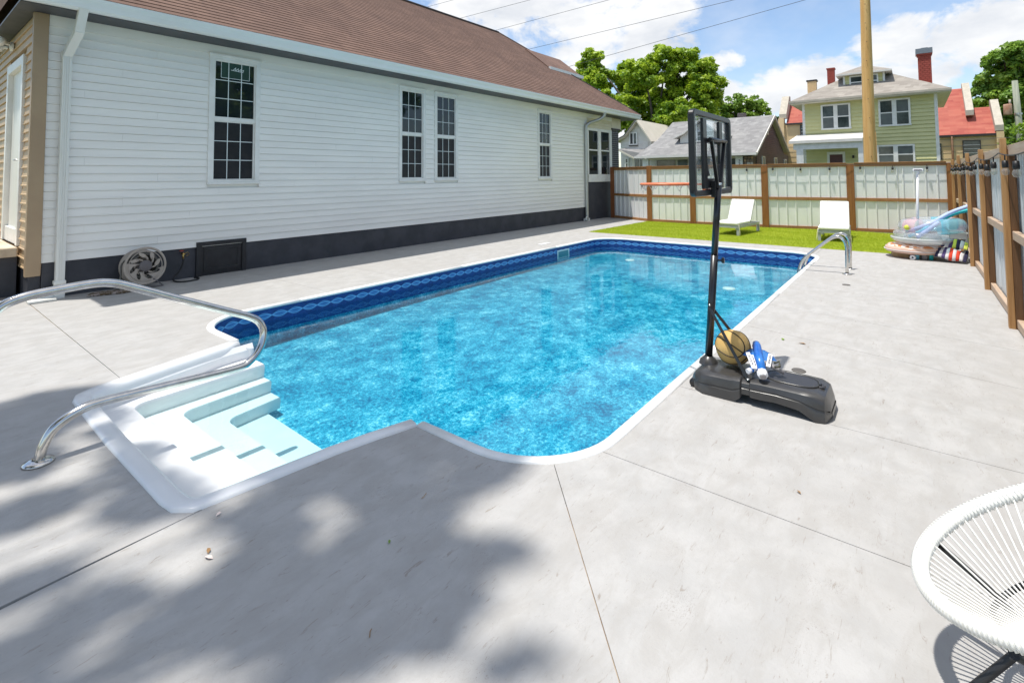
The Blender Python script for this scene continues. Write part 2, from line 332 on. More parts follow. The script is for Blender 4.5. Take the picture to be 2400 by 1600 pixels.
MT['water'] = make_water()

# ------------------------------------------------------------------ mesh helpers
class MB:
    """collects boxes, tubes, sweeps in world coordinates; build() links them as ONE mesh object"""
    def __init__(s): s.v = []; s.f = []; s.sm = []; s.uv = {}
    def add(s, vs, fs, smooth=False):
        o = len(s.v); s.v += [tuple(map(float, p)) for p in vs]
        for f in fs: s.f.append(tuple(i+o for i in f)); s.sm.append(smooth)
        return s
    def box(s, x0, x1, y0, y1, z0, z1):
        return s.add([(x, y, z) for z in (z0, z1) for y in (y0, y1) for x in (x0, x1)],
                     [(0, 2, 3, 1), (4, 5, 7, 6), (0, 1, 5, 4), (2, 6, 7, 3), (0, 4, 6, 2), (1, 3, 7, 5)])
    def obox(s, c, ax, ay, az, hx, hy, hz):
        c = Vector(c); ax, ay, az = Vector(ax).normalized()*hx, Vector(ay).normalized()*hy, Vector(az).normalized()*hz
        return s.add([c+ax*i+ay*j+az*k for k in (-1, 1) for j in (-1, 1) for i in (-1, 1)],
                     [(0, 2, 3, 1), (4, 5, 7, 6), (0, 1, 5, 4), (2, 6, 7, 3), (0, 4, 6, 2), (1, 3, 7, 5)])
    def beam(s, a, b, w, h, up=(0, 0, 1)):
        a, b = Vector(a), Vector(b); d = (b-a); z = Vector(up); y = z.cross(d)
        if y.length < 1e-6: y = Vector((1, 0, 0)).cross(d)
        z = d.cross(y)
        return s.obox((a+b)/2, d, y, z, d.length/2, w/2, h/2)
    def quad(s, *p): return s.add(p, [tuple(range(len(p)))])
    def prism(s, poly, vec):
        n = len(poly); v = Vector(vec); top = [Vector(p)+v for p in poly]
        return s.add([*poly, *top], [tuple(range(n-1, -1, -1)), tuple(range(n, 2*n))]+[(i, (i+1) % n, n+(i+1) % n, n+i) for i in range(n)])
    def tube(s, path, r, n=10, closed=False, caps=True, flat=1.):
        P = [Vector(p) for p in path]; m = len(P); rs = r if isinstance(r, (list, tuple)) else [r]*m
        vs = []; prev = None
        for i, p in enumerate(P):
            t = (P[(i+1) % m]-P[i-1]) if closed or 0 < i < m-1 else (P[1]-P[0] if i == 0 else P[-1]-P[-2])
            t.normalize()
            if prev is None:
                a = Vector((0, 0, 1)) if abs(t.z) < .9 else Vector((1, 0, 0)); nrm = a.cross(t).normalized()
            else:
                nrm = (prev-t*prev.dot(t)); nrm = nrm.normalized() if nrm.length > 1e-6 else Vector((1, 0, 0))
            prev = nrm; bi = t.cross(nrm)
            for k in range(n):
                a = 2*PI*k/n; vs.append(p+nrm*math.cos(a)*rs[i]+bi*math.sin(a)*rs[i]*flat)
        fs = []
        for i in range(m if closed else m-1):
            j = (i+1) % m
            for k in range(n): fs.append((i*n+k, i*n+(k+1) % n, j*n+(k+1) % n, j*n+k))
        s.add(vs, fs, True)
        if caps and not closed:
            o = len(s.v)-m*n
            s.f.append(tuple(o+k for k in range(n-1, -1, -1))); s.sm.append(False)
            s.f.append(tuple(o+(m-1)*n+k for k in range(n))); s.sm.append(False)
        return s
    def cyl(s, a, b, r, n=16, r2=None): return s.tube([a, b], [r, r if r2 is None else r2], n)
    def lathe(s, c, prof, n=24, axis=(0, 0, 1), smooth=True):
        """prof: (radius, height) along axis from c"""
        az = Vector(axis).normalized(); ax = az.orthogonal().normalized(); ay = az.cross(ax); c = Vector(c)
        vs = [c+az*h+(ax*math.cos(2*PI*k/n)+ay*math.sin(2*PI*k/n))*r for r, h in prof for k in range(n)]
        fs = [(i*n+k, i*n+(k+1) % n, (i+1)*n+(k+1) % n, (i+1)*n+k) for i in range(len(prof)-1) for k in range(n)]
        return s.add(vs, fs, smooth)
    def sweep(s, path, prof, closed=False, normals=None):
        """prof (offset to the left of travel, z); path in plan (x, y, z)"""
        P = [Vector(p) for p in path]; m = len(P); n = len(prof); vs = []
        for i, p in enumerate(P):
            if closed or 0 < i < m-1:
                d1 = (P[i]-P[i-1]).xy.normalized(); d2 = (P[(i+1) % m]-P[i]).xy.normalized()
            else: d1 = d2 = ((P[1]-P[0]) if i == 0 else (P[-1]-P[-2])).xy.normalized()
            n1 = Vector((-d1.y, d1.x)); n2 = Vector((-d2.y, d2.x)); nn = (n1+n2).normalized(); k = 1/max(.5, nn.dot(n1))
            for o, z in prof: vs.append((p.x+nn.x*o*k, p.y+nn.y*o*k, p.z+z))
        fs = [(i*n+k, ((i+1) % m)*n+k, ((i+1) % m)*n+k+1, i*n+k+1) for i in range(m if closed else m-1) for k in range(n-1)]
        if not closed: fs += [tuple(range(n)), tuple(range((m-1)*n, m*n))]
        return s.add(vs, fs, True)
    def build(s, name, m, parent=None, bevel=0., origin=None, smooth=None, seg=2):
        me = bpy.data.meshes.new(name)
        off = Vector(parent_loc(parent)) if parent is not None else (Vector(origin) if origin is not None else Vector((0, 0, 0)))
        if parent is None and origin is None and s.v:
            a = np.array(s.v); off = Vector((float((a[:, 0].min()+a[:, 0].max())/2), float((a[:, 1].min()+a[:, 1].max())/2), float(a[:, 2].min())))
        me.from_pydata([(x-off.x, y-off.y, z-off.z) for x, y, z in s.v], [], s.f)
        me.polygons.foreach_set('use_smooth', [bool(x) if smooth is None else smooth for x in s.sm])
        bm = bmesh.new(); bm.from_mesh(me); bmesh.ops.recalc_face_normals(bm, faces=bm.faces); bm.to_mesh(me); bm.free()
        me.materials.append(MT[m] if isinstance(m, str) else m); me.update()
        o = bpy.data.objects.new(name, me); COL.objects.link(o)
        if parent is not None: o.parent = parent
        else: o.location = off
        if bevel:
            b = o.modifiers.new('bevel', 'BEVEL'); b.width = bevel; b.segments = seg; b.limit_method = 'ANGLE'; b.angle_limit = math.radians(40)
        return o
def parent_loc(p):
    v = Vector((0, 0, 0))
    while p is not None: v = v+p.location; p = p.parent
    return v
def thing(name, label, cat, loc=(0, 0, 0), group=None):
    o = bpy.data.objects.new(name, None); COL.objects.link(o); o.location = loc; o.empty_display_size = .1
    o['label'] = label; o['category'] = cat
    if group: o['group'] = group
    return o
def tag(o, label, cat, group=None):
    o['label'] = label; o['category'] = cat
    if group: o['group'] = group
    return o
def struct(o, label=None):
    o['kind'] = 'structure'
    if label: o['label'] = label
    return o
def stuff(o, label=None):
    o['kind'] = 'stuff'
    if label: o['label'] = label
    return o
def set_uv(o, fn):
    me = o.data; uv = me.uv_layers.new(name='UVMap'); off = parent_loc(o.parent)+(o.location if o.parent is None else Vector((0, 0, 0)))
    for lp in me.loops: uv.data[lp.index].uv = fn(me.vertices[lp.vertex_index].co+off)
def arc(cx, cy, r, a0, a1, n, z=0.):
    return [(cx+r*math.cos(a0+(a1-a0)*i/n), cy+r*math.sin(a0+(a1-a0)*i/n), z) for i in range(n+1)]
def rrect(x0, x1, y0, y1, r, n=12, z=0.):
    return arc(x1-r, y1-r, r, 0, PI/2, n, z)+arc(x0+r, y1-r, r, PI/2, PI, n, z)+arc(x0+r, y0+r, r, PI, 1.5*PI, n, z)+arc(x1-r, y0+r, r, 1.5*PI, 2*PI, n, z)
def smooth_path(pts, n=6):
    """Catmull-Rom through the points"""
    P = [Vector(p) for p in pts]; P = [P[0]*2-P[1]]+P+[P[-1]*2-P[-2]]; o = []
    for i in range(1, len(P)-2):
        for k in range(n):
            t = k/n
            o.append(.5*((2*P[i])+(-P[i-1]+P[i+1])*t+(2*P[i-1]-5*P[i]+4*P[i+1]-P[i+2])*t*t+(-P[i-1]+3*P[i]-3*P[i+1]+P[i+2])*t**3))
    o.append(P[-2]); return o

# ================================================================== SETTING
PX0, PX1, PY0, PY1, PR = 2.27, 12.16, 1.49, 6.60, .65
STEP_OUT = [(2.27, 5.45), (2.12, 5.40), (1.85, 5.33)]+[(1.12, 5.135)]+[(.985, 5.05), (.945, 4.93)]+[(.93, 4.0), (.94, 3.05)]+[(.955, 2.93), (1.02, 2.852), (1.13, 2.83)]+[(1.75, 2.75), (2.0, 2.70), (2.27, 2.63)]
def pool_path(n=14):
    a = arc(PX0+PR, PY0+PR, PR, 1.5*PI, PI, n)        # near right, walked from the right side to the near end
    b = [(2.27, 2.63, 0)]
    # counter-clockwise: right side (towards +X), far end, left side, near end
    p = arc(PX0+PR, PY0+PR, PR, PI, 1.5*PI, n)+[(x, PY0, 0) for x in np.linspace(3.6, 10.9, 8)]
    p += arc(PX1-PR, PY0+PR, PR, 1.5*PI, 2*PI, n)+[(PX1, 3.2, 0), (PX1, 4.8, 0)]+arc(PX1-PR, PY1-PR, PR, 0, PI/2, n)
    p += [(x, PY1, 0) for x in np.linspace(10.9, 3.6, 8)]+arc(PX0+PR, PY1-PR, PR, PI/2, PI, n)
    return p
COPE = [(2.27, 2.63, 0)]+pool_path()+[(2.27, 5.45, 0)]
HOLE = [(x, y) for x, y, _ in COPE]+[(x, y) for x, y in STEP_OUT[1:-1]]
# ground: one sheet to the horizon, open where the pool shell sits
g = MB(); hx0, hx1, hy0, hy1 = .6, 12.6, 1.2, 6.9; gz = -.06
o4 = [(-600, -600, gz), (600, -600, gz), (600, 600, gz), (-600, 600, gz)]; i4 = [(hx0, hy0, gz), (hx1, hy0, gz), (hx1, hy1, gz), (hx0, hy1, gz)]
g.add(o4+i4, [(0, 1, 5, 4), (1, 2, 6, 5), (2, 3, 7, 6), (3, 0, 4, 7)])
struct(g.build('ground', 'lawn', origin=(0, 0, 0)))
g = MB().quad((22.5, -200, -.05), (30, -200, -.05), (30, 200, -.05), (22.5, 200, -.05)); struct(g.build('street', 'street', origin=(26, 0, -.05)))
# deck: concrete slabs with sawn joints over a dirt bed
deck = bpy.data.objects.new('pool_deck', None); COL.objects.link(deck); struct(deck)
def fill_ring(outer, hole):
    bm = bmesh.new(); es = []
    for loop in (outer, hole):
        vs = [bm.verts.new((x, y, 0)) for x, y in loop]
        es += [bm.edges.new((vs[i], vs[(i+1) % len(vs)])) for i in range(len(vs))]
    bmesh.ops.triangle_fill(bm, edges=es, use_beauty=True, normal=(0, 0, 1)); return bm
DX0, DX1, DY0, DY1 = -3.2, 17.9, -.93, 13.0
base_bm = fill_ring([(DX0, DY0), (DX1, DY0), (DX1, DY1), (DX0, DY1)], HOLE)
def slab(poly, name='concrete_slab', gap=.0022, z=0., depth=.05, m='concrete', parent=deck):
    bm = base_bm.copy(); n = len(poly); c = Vector((sum(p[0] for p in poly)/n, sum(p[1] for p in poly)/n, 0))
    for i in range(n):
        a = Vector((*poly[i], 0)); b = Vector((*poly[(i+1) % n], 0)); d = (b-a).normalized(); nn = Vector((d.y, -d.x, 0))
        if nn.dot(c-a) > 0: nn = -nn
        geo = bm.verts[:]+bm.edges[:]+bm.faces[:]
        bmesh.ops.bisect_plane(bm, geom=geo, plane_co=a-nn*gap, plane_no=nn, clear_outer=True)
    if not bm.faces: bm.free(); return None
    bmesh.ops.dissolve_limit(bm, angle_limit=.01, verts=bm.verts[:], edges=bm.edges[:])
    r = bmesh.ops.extrude_face_region(bm, geom=bm.faces[:])
    for v in r['geom']:
        if isinstance(v, bmesh.types.BMVert): v.co.z -= depth
    bmesh.ops.recalc_face_normals(bm, faces=bm.faces)
    for v in bm.verts: v.co.z += z
    me = bpy.data.meshes.new(name); bm.to_mesh(me); bm.free(); me.materials.append(MT[m])
    o = bpy.data.objects.new(name, me); COL.objects.link(o); o.parent = parent; return o
D1 = (2.60, 1.80); dd = Vector((-.904, -.861))          # diagonal joint from the rounded pool corner
dA = (D1[0]+dd.x*7, D1[1]+dd.y*7)
slab([(2.75, DY0), (2.75, 1.9), D1, (dA[0]+4, dA[1]), (2.0, DY0)]) if 0 else None
slab([D1, (2.75, 1.80), (2.75, DY0), (D1[0]+dd.x*3.171, DY0)])
slab([D1, (D1[0]+dd.x*3.171, DY0), (DX0, DY0), (DX0, 2.765), (.99, 2.835), (2.60, 2.9)])
slab([(DX0, 2.765), (.99, 2.835), (1.30, 2.85), (1.30, 7.2), (1.29, DY1), (DX0, DY1)])
slab([(1.30, 2.85), (2.68, 2.85), (2.68, DY1), (1.30, DY1)])
xs = [2.68, 4.10, 5.45, 6.95, 8.4, 9.9, 11.4, 13.02]
for a, b in zip(xs[:-1], xs[1:]): slab([(a, 4.0), (b, 4.0), (b, DY1), (a, DY1)])
sx_ = [(2.75, 2.75), (3.95, 3.97), (6.0, 5.40), (7.13, 6.58), (8.6, 8.2), (10.1, 9.8), (11.6, 11.4), (13.02, 13.02)]
for (a, a2), (b, b2) in zip(sx_[:-1], sx_[1:]): slab([(a, 1.62), (b, 1.62), (b2, DY0), (a2, DY0)])
slab([(11.6, 1.62), (13.02, 1.62), (13.02, 4.0), (11.6, 4.0)])
slab([(13.02, 7.50), (DX1+.5, 7.50), (DX1+.5, DY1), (13.02, DY1)])
slab([(13.02, DY0), (DX1, DY0), (DX1, -.25), (13.02, -.25)])
bed = MB(); bed.add([(x, y, -.007) for x, y in ((.2, -.9), (17.5, -.9), (17.5, 1.35), (.2, 1.35))], [(0, 1, 2, 3)])
bed.add([(x, y, -.007) for x, y in ((-3, -.9), (.2, -.9), (.2, 9.4), (-3, 9.4))], [(0, 1, 2, 3)])
bed.add([(x, y, -.007) for x, y in ((.2, 6.7), (17.5, 6.7), (17.5, 9.4), (.2, 9.4))], [(0, 1, 2, 3)])
bed.add([(x, y, -.007) for x, y in ((.2, 1.35), (2.2, 1.35), (2.2, 2.55), (.2, 2.55))], [(0, 1, 2, 3)])
bed.build('joint_bed', 'dirt', deck)
# turf
TURF = [(13.03, -.25), (17.0, -.25), (17.42, 1.4), (17.12, 3.7), (17.02, 5.8), (17.12, 7.42), (17.1, 7.48), (13.05, 7.50)]
tb = MB(); tb.prism([(x, y, -.05) for x, y in TURF], (0, 0, .055)); struct(tb.build('turf_base', 'turf', origin=(15, 3.6, 0)))
def in_poly(x, y, poly):
    c = np.zeros(len(x), bool); n = len(poly)
    for i in range(n):
        x1, y1 = poly[i]; x2, y2 = poly[i-1]
        c ^= ((y1 > y) != (y2 > y)) & (x < (x2-x1)*(y-y1)/((y2-y1) if y2 != y1 else 1e-9)+x1)
    return c
def mesh_quads(name, V, m, origin=(0, 0, 0), parent=None, k=4):
    """V: (N,k,3) world-space polygons"""
    V = np.asarray(V, np.float32)-np.array(origin, np.float32); N = len(V)
    me = bpy.data.meshes.new(name); me.vertices.add(N*k); me.vertices.foreach_set('co', V.reshape(-1))
    me.loops.add(N*k); me.loops.foreach_set('vertex_index', np.arange(N*k, dtype=np.int32))
    me.polygons.add(N); me.polygons.foreach_set('loop_start', np.arange(0, N*k, k, dtype=np.int32))
    me.update(calc_edges=True); me.materials.append(MT[m])
    o = bpy.data.objects.new(name, me); COL.objects.link(o); o.parent = parent
    if parent is None: o.location = origin
    return o
N = 150000
bx = RNG.uniform(13.0, 17.5, N); by = RNG.uniform(-.25, 7.55, N); ok = in_poly(bx, by, TURF); bx, by = bx[ok], by[ok]; N = len(bx)
ang = RNG.uniform(0, 2*PI, N); hgt = RNG.uniform(.018, .036, N); w = .004
lean = RNG.normal(0, .012, (N, 2)); dx, dy = np.cos(ang)*w, np.sin(ang)*w
z0 = np.full(N, .003)
V = np.stack([np.stack([bx-dx, by-dy, z0], 1), np.stack([bx+dx, by+dy, z0], 1), np.stack([bx+lean[:, 0], by+lean[:, 1], z0+hgt], 1)], 1)
o = mesh_quads('grass', V, 'blade', (15, 3.6, 0), k=3); stuff(o); 

# ================================================================== POOL
pool = thing('swimming_pool', 'rectangular in-ground pool with blue mottled liner and white coping', 'swimming pool', (7.2, 4.0, 0))
CP = [(-.004, -.05), (-.004, .006), (.008, .014), (.050, .015), (.068, .008), (.075, -.004), (.073, -.018), (.060, -.028)]
cuts = [0]; acc = 0
for i in range(1, len(COPE)):
    acc += (Vector(COPE[i])-Vector(COPE[i-1])).length
    if acc > 2.2 and i < len(COPE)-6: cuts.append(i); acc = 0
cuts.append(len(COPE)-1)
for a, b in zip(cuts[:-1], cuts[1:]):
    seg = [Vector(p) for p in COPE[a:b+1]]; d0 = (seg[1]-seg[0]).normalized(); d1 = (seg[-1]-seg[-2]).normalized()
    seg[0] = seg[0]+d0*.0015; seg[-1] = seg[-1]-d1*.0015
    m = MB(); m.sweep(seg, CP); m.build('coping_section', 'coping', pool)
# liner
def inset(path, o):
    P = [Vector(p).xy for p in path]; r = []
    for i in range(len(P)):
        d1 = (P[i]-P[i-1]).normalized() if i else (P[1]-P[0]).normalized(); d2 = (P[(i+1)]-P[i]).normalized() if i < len(P)-1 else d1
        n = (Vector((-d1.y, d1.x))+Vector((-d2.y, d2.x))).normalized(); r.append((P[i].x+n.x*o, P[i].y+n.y*o))
    return r
def FLZ(x, y): return -.185-(.17+.33*math.exp(-((x-2.4)/3.5+(y-1.5)/7)))       # floor: deepest at the near right, rising away
IN = inset(COPE, .066)
L = MB(); zs = [-.012, -.14, -.26, -.40, -.90]; n = len(IN); arcL = [0.]
for i in range(1, n): arcL.append(arcL[-1]+math.dist(IN[i], IN[i-1]))
L.v = [(x, y, z) for z in zs for x, y in IN]; L.f = [(j*n+i, j*n+i+1, (j+1)*n+i+1, (j+1)*n+i) for j in range(len(zs)-1) for i in range(n-1)]; L.sm = [True]*len(L.f)
L.quad((IN[-1][0], IN[-1][1], -.7), (IN[0][0], IN[0][1], -.7), (IN[0][0], IN[0][1], -.9), (IN[-1][0], IN[-1][1], -.9))
gx, gy = np.linspace(2.1, 12.2, 41), np.linspace(1.45, 6.65, 21)
L.add([(x, y, FLZ(x, y)) for y in gy for x in gx], [(j*41+i, j*41+i+1, (j+1)*41+i+1, (j+1)*41+i) for j in range(20) for i in range(40)], True)
lo = L.build('liner', 'liner', pool)
key = {(round(x, 3), round(y, 3)): a for (x, y), a in zip(IN, arcL)}
set_uv(lo, lambda p: (key.get((round(p.x, 3), round(p.y, 3)), 0.), p.z))
# step unit, white fibreglass
SO = [(x, y, 0) for x, y in STEP_OUT]
SP = [(-.004, -.05), (-.004, .008), (.012, .018), (.085, .017), (.104, .008), (.118, -.018), (.126, -.06), (.126, -.10)]
st = MB(); st.sweep(SO, SP); su = st.build('step_rim', 'fibre', pool)
SI = inset(SO, .120)
def yL(x): return float(np.interp(x, [1.05, 1.12, 1.85, 2.12, 2.6], [4.93, 5.00, 5.19, 5.265, 5.31]))
def yR(x): return float(np.interp(x, [1.05, 1.13, 1.75, 2.0, 2.6], [2.97, 2.95, 2.87, 2.815, 2.74]))
tr = [(1.045, 1.315, -.165), (1.315, 1.615, -.29), (1.615, 1.90, -.40), (1.90, 2.23, -.50)]
FZ = -.66
NOSE = [4.98, 4.84, 4.66, 4.60]
for k, (xa, xb, z) in enumerate(tr):
    m = MB(); rr = .11; yn = NOSE[k]; yr = lambda x: yR(x)+.012*(k+1)
    if k < 3:
        inner = [(xb, yr(xb)), (xb, yn-rr)]+[(xb+rr-rr*math.cos(t), yn-rr+rr*math.sin(t)) for t in np.linspace(0, PI/2, 8)[1:]]+[(2.40, yn+.06)]
        ring = [(xa, yr(xa))]+inner+[(2.40, yL(2.40)-.005), (1.85, yL(1.85)-.005), (xa, yL(xa)-.005)]
    else:
        inner = [(xb, yr(xb)), (xb+.05, yn), (xb+.06, yL(xb)-.005)]; ring = [(xa, yr(xa))]+inner+[(xa, yL(xa)-.005)]
    bm = bmesh.new(); f = bm.faces.new([bm.verts.new((x, y, z)) for x, y in ring]); f.normal_update(); bmesh.ops.triangulate(bm, faces=[f])
    m.add([v.co[:] for v in bm.verts], [tuple(v.index for v in f.verts) for f in bm.faces] if not bm.verts.index_update() else []); bm.free()
    zb = tr[k+1][2] if k < 3 else FZ; q = len(inner)
    hi = [(x, y, z) for x, y in inner]; md = [(x+.010, y-.006, z-.018) for x, y in inner]; lw = [(x+.006, y-.004, zb-.002) for x, y in inner]
    m.add(hi+md+lw, [(i, i+1, q+i+1, q+i) for i in range(q-1)]+[(q+i, q+i+1, 2*q+i+1, 2*q+i) for i in range(q-1)], True)
    m.build('step', 'fibre', pool)
w_ = MB()
for sgn, fy in ((1, yL), (-1, yR)):
    xs2 = [1.04, 1.12, 1.4, 1.75, 2.1, 2.2, 2.42 if sgn > 0 else 2.30]
    rows = [(.035, -.02), (0., -.07), (.0, -.15), (-.05 if sgn > 0 else -.004, -.165), (-.055 if sgn > 0 else -.006, -.25), (-.09 if sgn > 0 else -.012, -.275), (-.10 if sgn > 0 else -.012, FZ)]
    vs = [(x, fy(x)+o, z) for o, z in [(s_ if sgn > 0 else -s_, z) for s_, z in rows] for x in xs2]
    nn = len(xs2); w_.add(vs, [(j*nn+i, j*nn+i+1, (j+1)*nn+i+1, (j+1)*nn+i) for j in range(len(rows)-1) for i in range(nn-1)])
w_.quad((1.045, 2.96, -.09), (1.045, 4.97, -.09), (1.045, 4.97, -.17), (1.045, 2.96, -.17))
for fy in (yL,):                                                 # rounded lip where the unit meets the liner
    y = fy(2.5); w_.tube([(2.355, y, -.035), (2.385, y, -.075), (2.40, y, -.2), (2.42, y, -.5), (2.42, y, FZ)], [.012, .026, .028, .028, .028], 8)
w_.build('step_side_wall', 'fibre', pool)
# skimmer, floor drains
sk = MB()
sx0, sx1, sz0, sz1, sy = 9.86, 10.37, -.33, -.085, PY1-.066-.006
for a in ((sx0, sx1, sy-.012, sy, sz1-.03, sz1), (sx0, sx1, sy-.012, sy, sz0, sz0+.03), (sx0, sx0+.035, sy-.012, sy, sz0+.03, sz1-.03), (sx1-.035, sx1, sy-.012, sy, sz0+.03, sz1-.03)): sk.box(*a)
so = sk.build('skimmer_frame', 'skim', pool)
MB().box(sx0+.03, sx1-.03, sy-.004, sy+.004, sz0+.03, sz1-.03).build('skimmer_throat', 'skim_in', pool)
for x, y in ((11.2, 5.35), (9.55, 2.65)):
    MB().lathe((x, y, FLZ(x, y)+.002), [(.11, 0), (.10, .015), (.04, .02), (0, .02)], 20).build('floor_drain', 'coping', pool)
# water
WI = inset(COPE, .062)                                              # closed body of water: sides and bottom lie behind the liner
W = [(x, y) for x, y in WI]+[(2.45, yL(2.45)+.05), (1.85, yL(1.85)+.05), (1.26, yL(1.26)+.05), (1.26, yR(1.26)-.05), (1.85, yR(1.85)-.05), (2.45, yR(2.45)-.05)]
bm = bmesh.new(); f = bm.faces.new([bm.verts.new((x, y, -1.05)) for x, y in W]); f.normal_update(); r = bmesh.ops.extrude_face_region(bm, geom=[f])
for v in r['geom']:
    if isinstance(v, bmesh.types.BMVert): v.co.z = -.185
bmesh.ops.recalc_face_normals(bm, faces=bm.faces); bm.normal_update(); bmesh.ops.triangulate(bm, faces=[f_ for f_ in bm.faces if len(f_.verts) > 4])
me = bpy.data.meshes.new('water'); bm.to_mesh(me); bm.free(); me.materials.append(MT['water'])
wo = bpy.data.objects.new('water', me); COL.objects.link(wo); struct(wo)

# ================================================================== WHITE HOUSE
WY = 9.50
house = thing('house', 'long white-sided house with brown shingle roof along the pool', 'house', (9.5, 9.6, 0))
def planks_x(y, x0, x1, z0, z1, exp, holes, m, parent, name='siding_plank', proud=.018):
    n = round((z1-z0)/exp); e = (z1-z0)/n
    for i in range(n):
        za, zb = z0+i*e, z0+(i+1)*e; cut = [(x0, x1)]
        for hx0, hx1, hz0, hz1 in holes:
            if zb > hz0+.004 and za < hz1-.004:
                cut = [s for a, b in cut for s in ((a, min(b, hx0)), (max(a, hx1), b)) if s[1]-s[0] > .01]
        jn = [x0+(i*1.37) % 3.66+3.66*q for q in range(5)]                   # staggered butt joints
        for jx in jn: cut = [s for a, b in cut for s in (((a, jx-.0008), (jx+.0008, b)) if a+.3 < jx < b-.3 else ((a, b),))]
        for a, b in cut:
            MB().prism([(a, y-proud, za+.0035), (a, y-proud, za+.018), (a, y-proud+.006, za+.024), (a, y-.002, zb), (a, y+.03, zb), (a, y+.03, za+.0035)], (b-a, 0, 0)).build(name, m, parent)
def planks_y(x, y0, y1, z0, z1, exp, holes, m, parent, name='siding_plank', proud=.016, sgn=-1):
    n = round((z1-z0)/exp); e = (z1-z0)/n
    for i in range(n):
        za, zb = z0+i*e, z0+(i+1)*e; cut = [(y0, y1)]
        for h0, h1, hz0, hz1 in holes:
            if zb > hz0+.004 and za < hz1-.004:
                cut = [s for a, b in cut for s in ((a, min(b, h0)), (max(a, h1), b)) if s[1]-s[0] > .01]
        for a, b in cut:
            MB().prism([(x+sgn*proud, a, za), (x+sgn*proud, a, za+.014), (x+sgn*proud*.55, a, za+.022), (x+sgn*.002, a, zb), (x-sgn*.03, a, zb), (x-sgn*.03, a, za)], (0, b-a, 0)).build(name, m, parent)
WIN = [(3.505, 4.38), (7.63, 8.46), (8.765, 9.605), (13.28, 14.09)]
WZ0, WZ1 = 1.56, 3.82
planks_x(WY, 1.43, 16.45, .494, 3.83, .1235, [(a, b, WZ0, WZ1) for a, b in WIN], 'vinyl', house)
MB().box(1.43, 18.45, WY-.02, WY+.03, 3.832, 3.985).build('frieze_board', 'vinyl', house)
for a in (3.49,): pass
shell = MB().box(1.46, 18.4, WY+.032, 16.8, -.05, 3.98); shell.build('wall', 'vinyl', house)
fd = MB().box(1.44, 16.35, WY+.012, WY+.03, -.06, .50); fd.build('foundation', 'foundation', house)
for k, (a, b) in enumerate(WIN):
    wn = MB(); c = .085; y0 = WY-.03
    wn.box(a, b, y0, WY+.031, WZ1-c, WZ1); wn.box(a, b, y0, WY+.031, WZ0, WZ0+.06); wn.box(a, a+c, y0, WY+.031, WZ0+.06, WZ1-c); wn.box(b-c, b, y0, WY+.031, WZ0+.06, WZ1-c)
    wn.box(a-.012, b+.012, y0-.022, WY, WZ1-.012, WZ1+.022); wn.box(a-.01, b+.01, y0-.018, WY, WZ0-.012, WZ0+.022)
    w = wn.build('window', 'trim_white', house, bevel=.004)
    xa, xb, mid = a+c, b-c, 2.685
    s_ = MB(); s_.box(xa, xb, WY-.012, WY+.030, mid-.022, mid+.030)
    for (z0, z1, yy) in ((mid+.03, WZ1-c, WY-.004), (WZ0+.06, mid-.022, WY+.008)):
        s_.box(xa, xa+.022, yy, WY+.030, z0, z1); s_.box(xb-.022, xb, yy, WY+.030, z0, z1); s_.box(xa+.022, xb-.022, yy, WY+.030, z1-.02, z1); s_.box(xa+.022, xb-.022, yy, WY+.030, z0, z0+.022)
    s_.build('sash', 'trim_white', w)
    mu = MB()
    for half, (z0, z1, yy, pm) in enumerate(((mid+.052, WZ1-c-.02, WY+.016, 'glass_dark'), (WZ0+.082, mid-.022-.02, WY+.022, 'screen'))):
        xl, xr = xa+.022, xb-.022; cw, ch = (xr-xl)/3, (z1-z0)/3
        for i in range(1, 3):
            mu.box(xl+cw*i-.006, xl+cw*i+.006, yy-.006, yy, z0, z1); mu.box(xl, xr, yy-.007, yy-.001, z0+ch*i-.006, z0+ch*i+.006)
        for i in range(3):
            for j in range(3):
                MB().box(xl+cw*i+.003, xl+cw*(i+1)-.003, yy, yy+.004, z0+ch*j+.003, z0+ch*(j+1)-.003).build('pane', pm, w)
        MB().box(xl, xr, yy+.006, yy+.008, z0, z1).build('sash_backing', 'dark_trim', w)
    mu.build('muntin', 'muntin', w)
    if k == 0:
        yy = WY+.016
        MB().box(3.71, 4.19, yy-.0035, yy-.0005, 3.44, 3.715).build('sticker', 'sticker', w)
        t_ = MB()
        t_.box(3.705, 3.712, yy-.005, yy-.001, 3.435, 3.715); t_.box(4.188, 4.195, yy-.005, yy-.001, 3.435, 3.715); t_.box(3.712, 4.188, yy-.005, yy-.001, 3.432, 3.440)
        x = 3.90                                                   # handwritten mark: slanting loops
        for i in range(4):
            t_.beam((x, yy-.004, 3.585), (x+.055, yy-.004, 3.645-.008*i), .004, .010); t_.beam((x+.05, yy-.004, 3.64-.008*i), (x+.048, yy-.004, 3.585), .004, .008); x += .045
        t_.beam((3.87, yy-.004, 3.590), (4.08, yy-.004, 3.575), .004, .010)
        t_.build('sticker_marks', 'muntin', w)
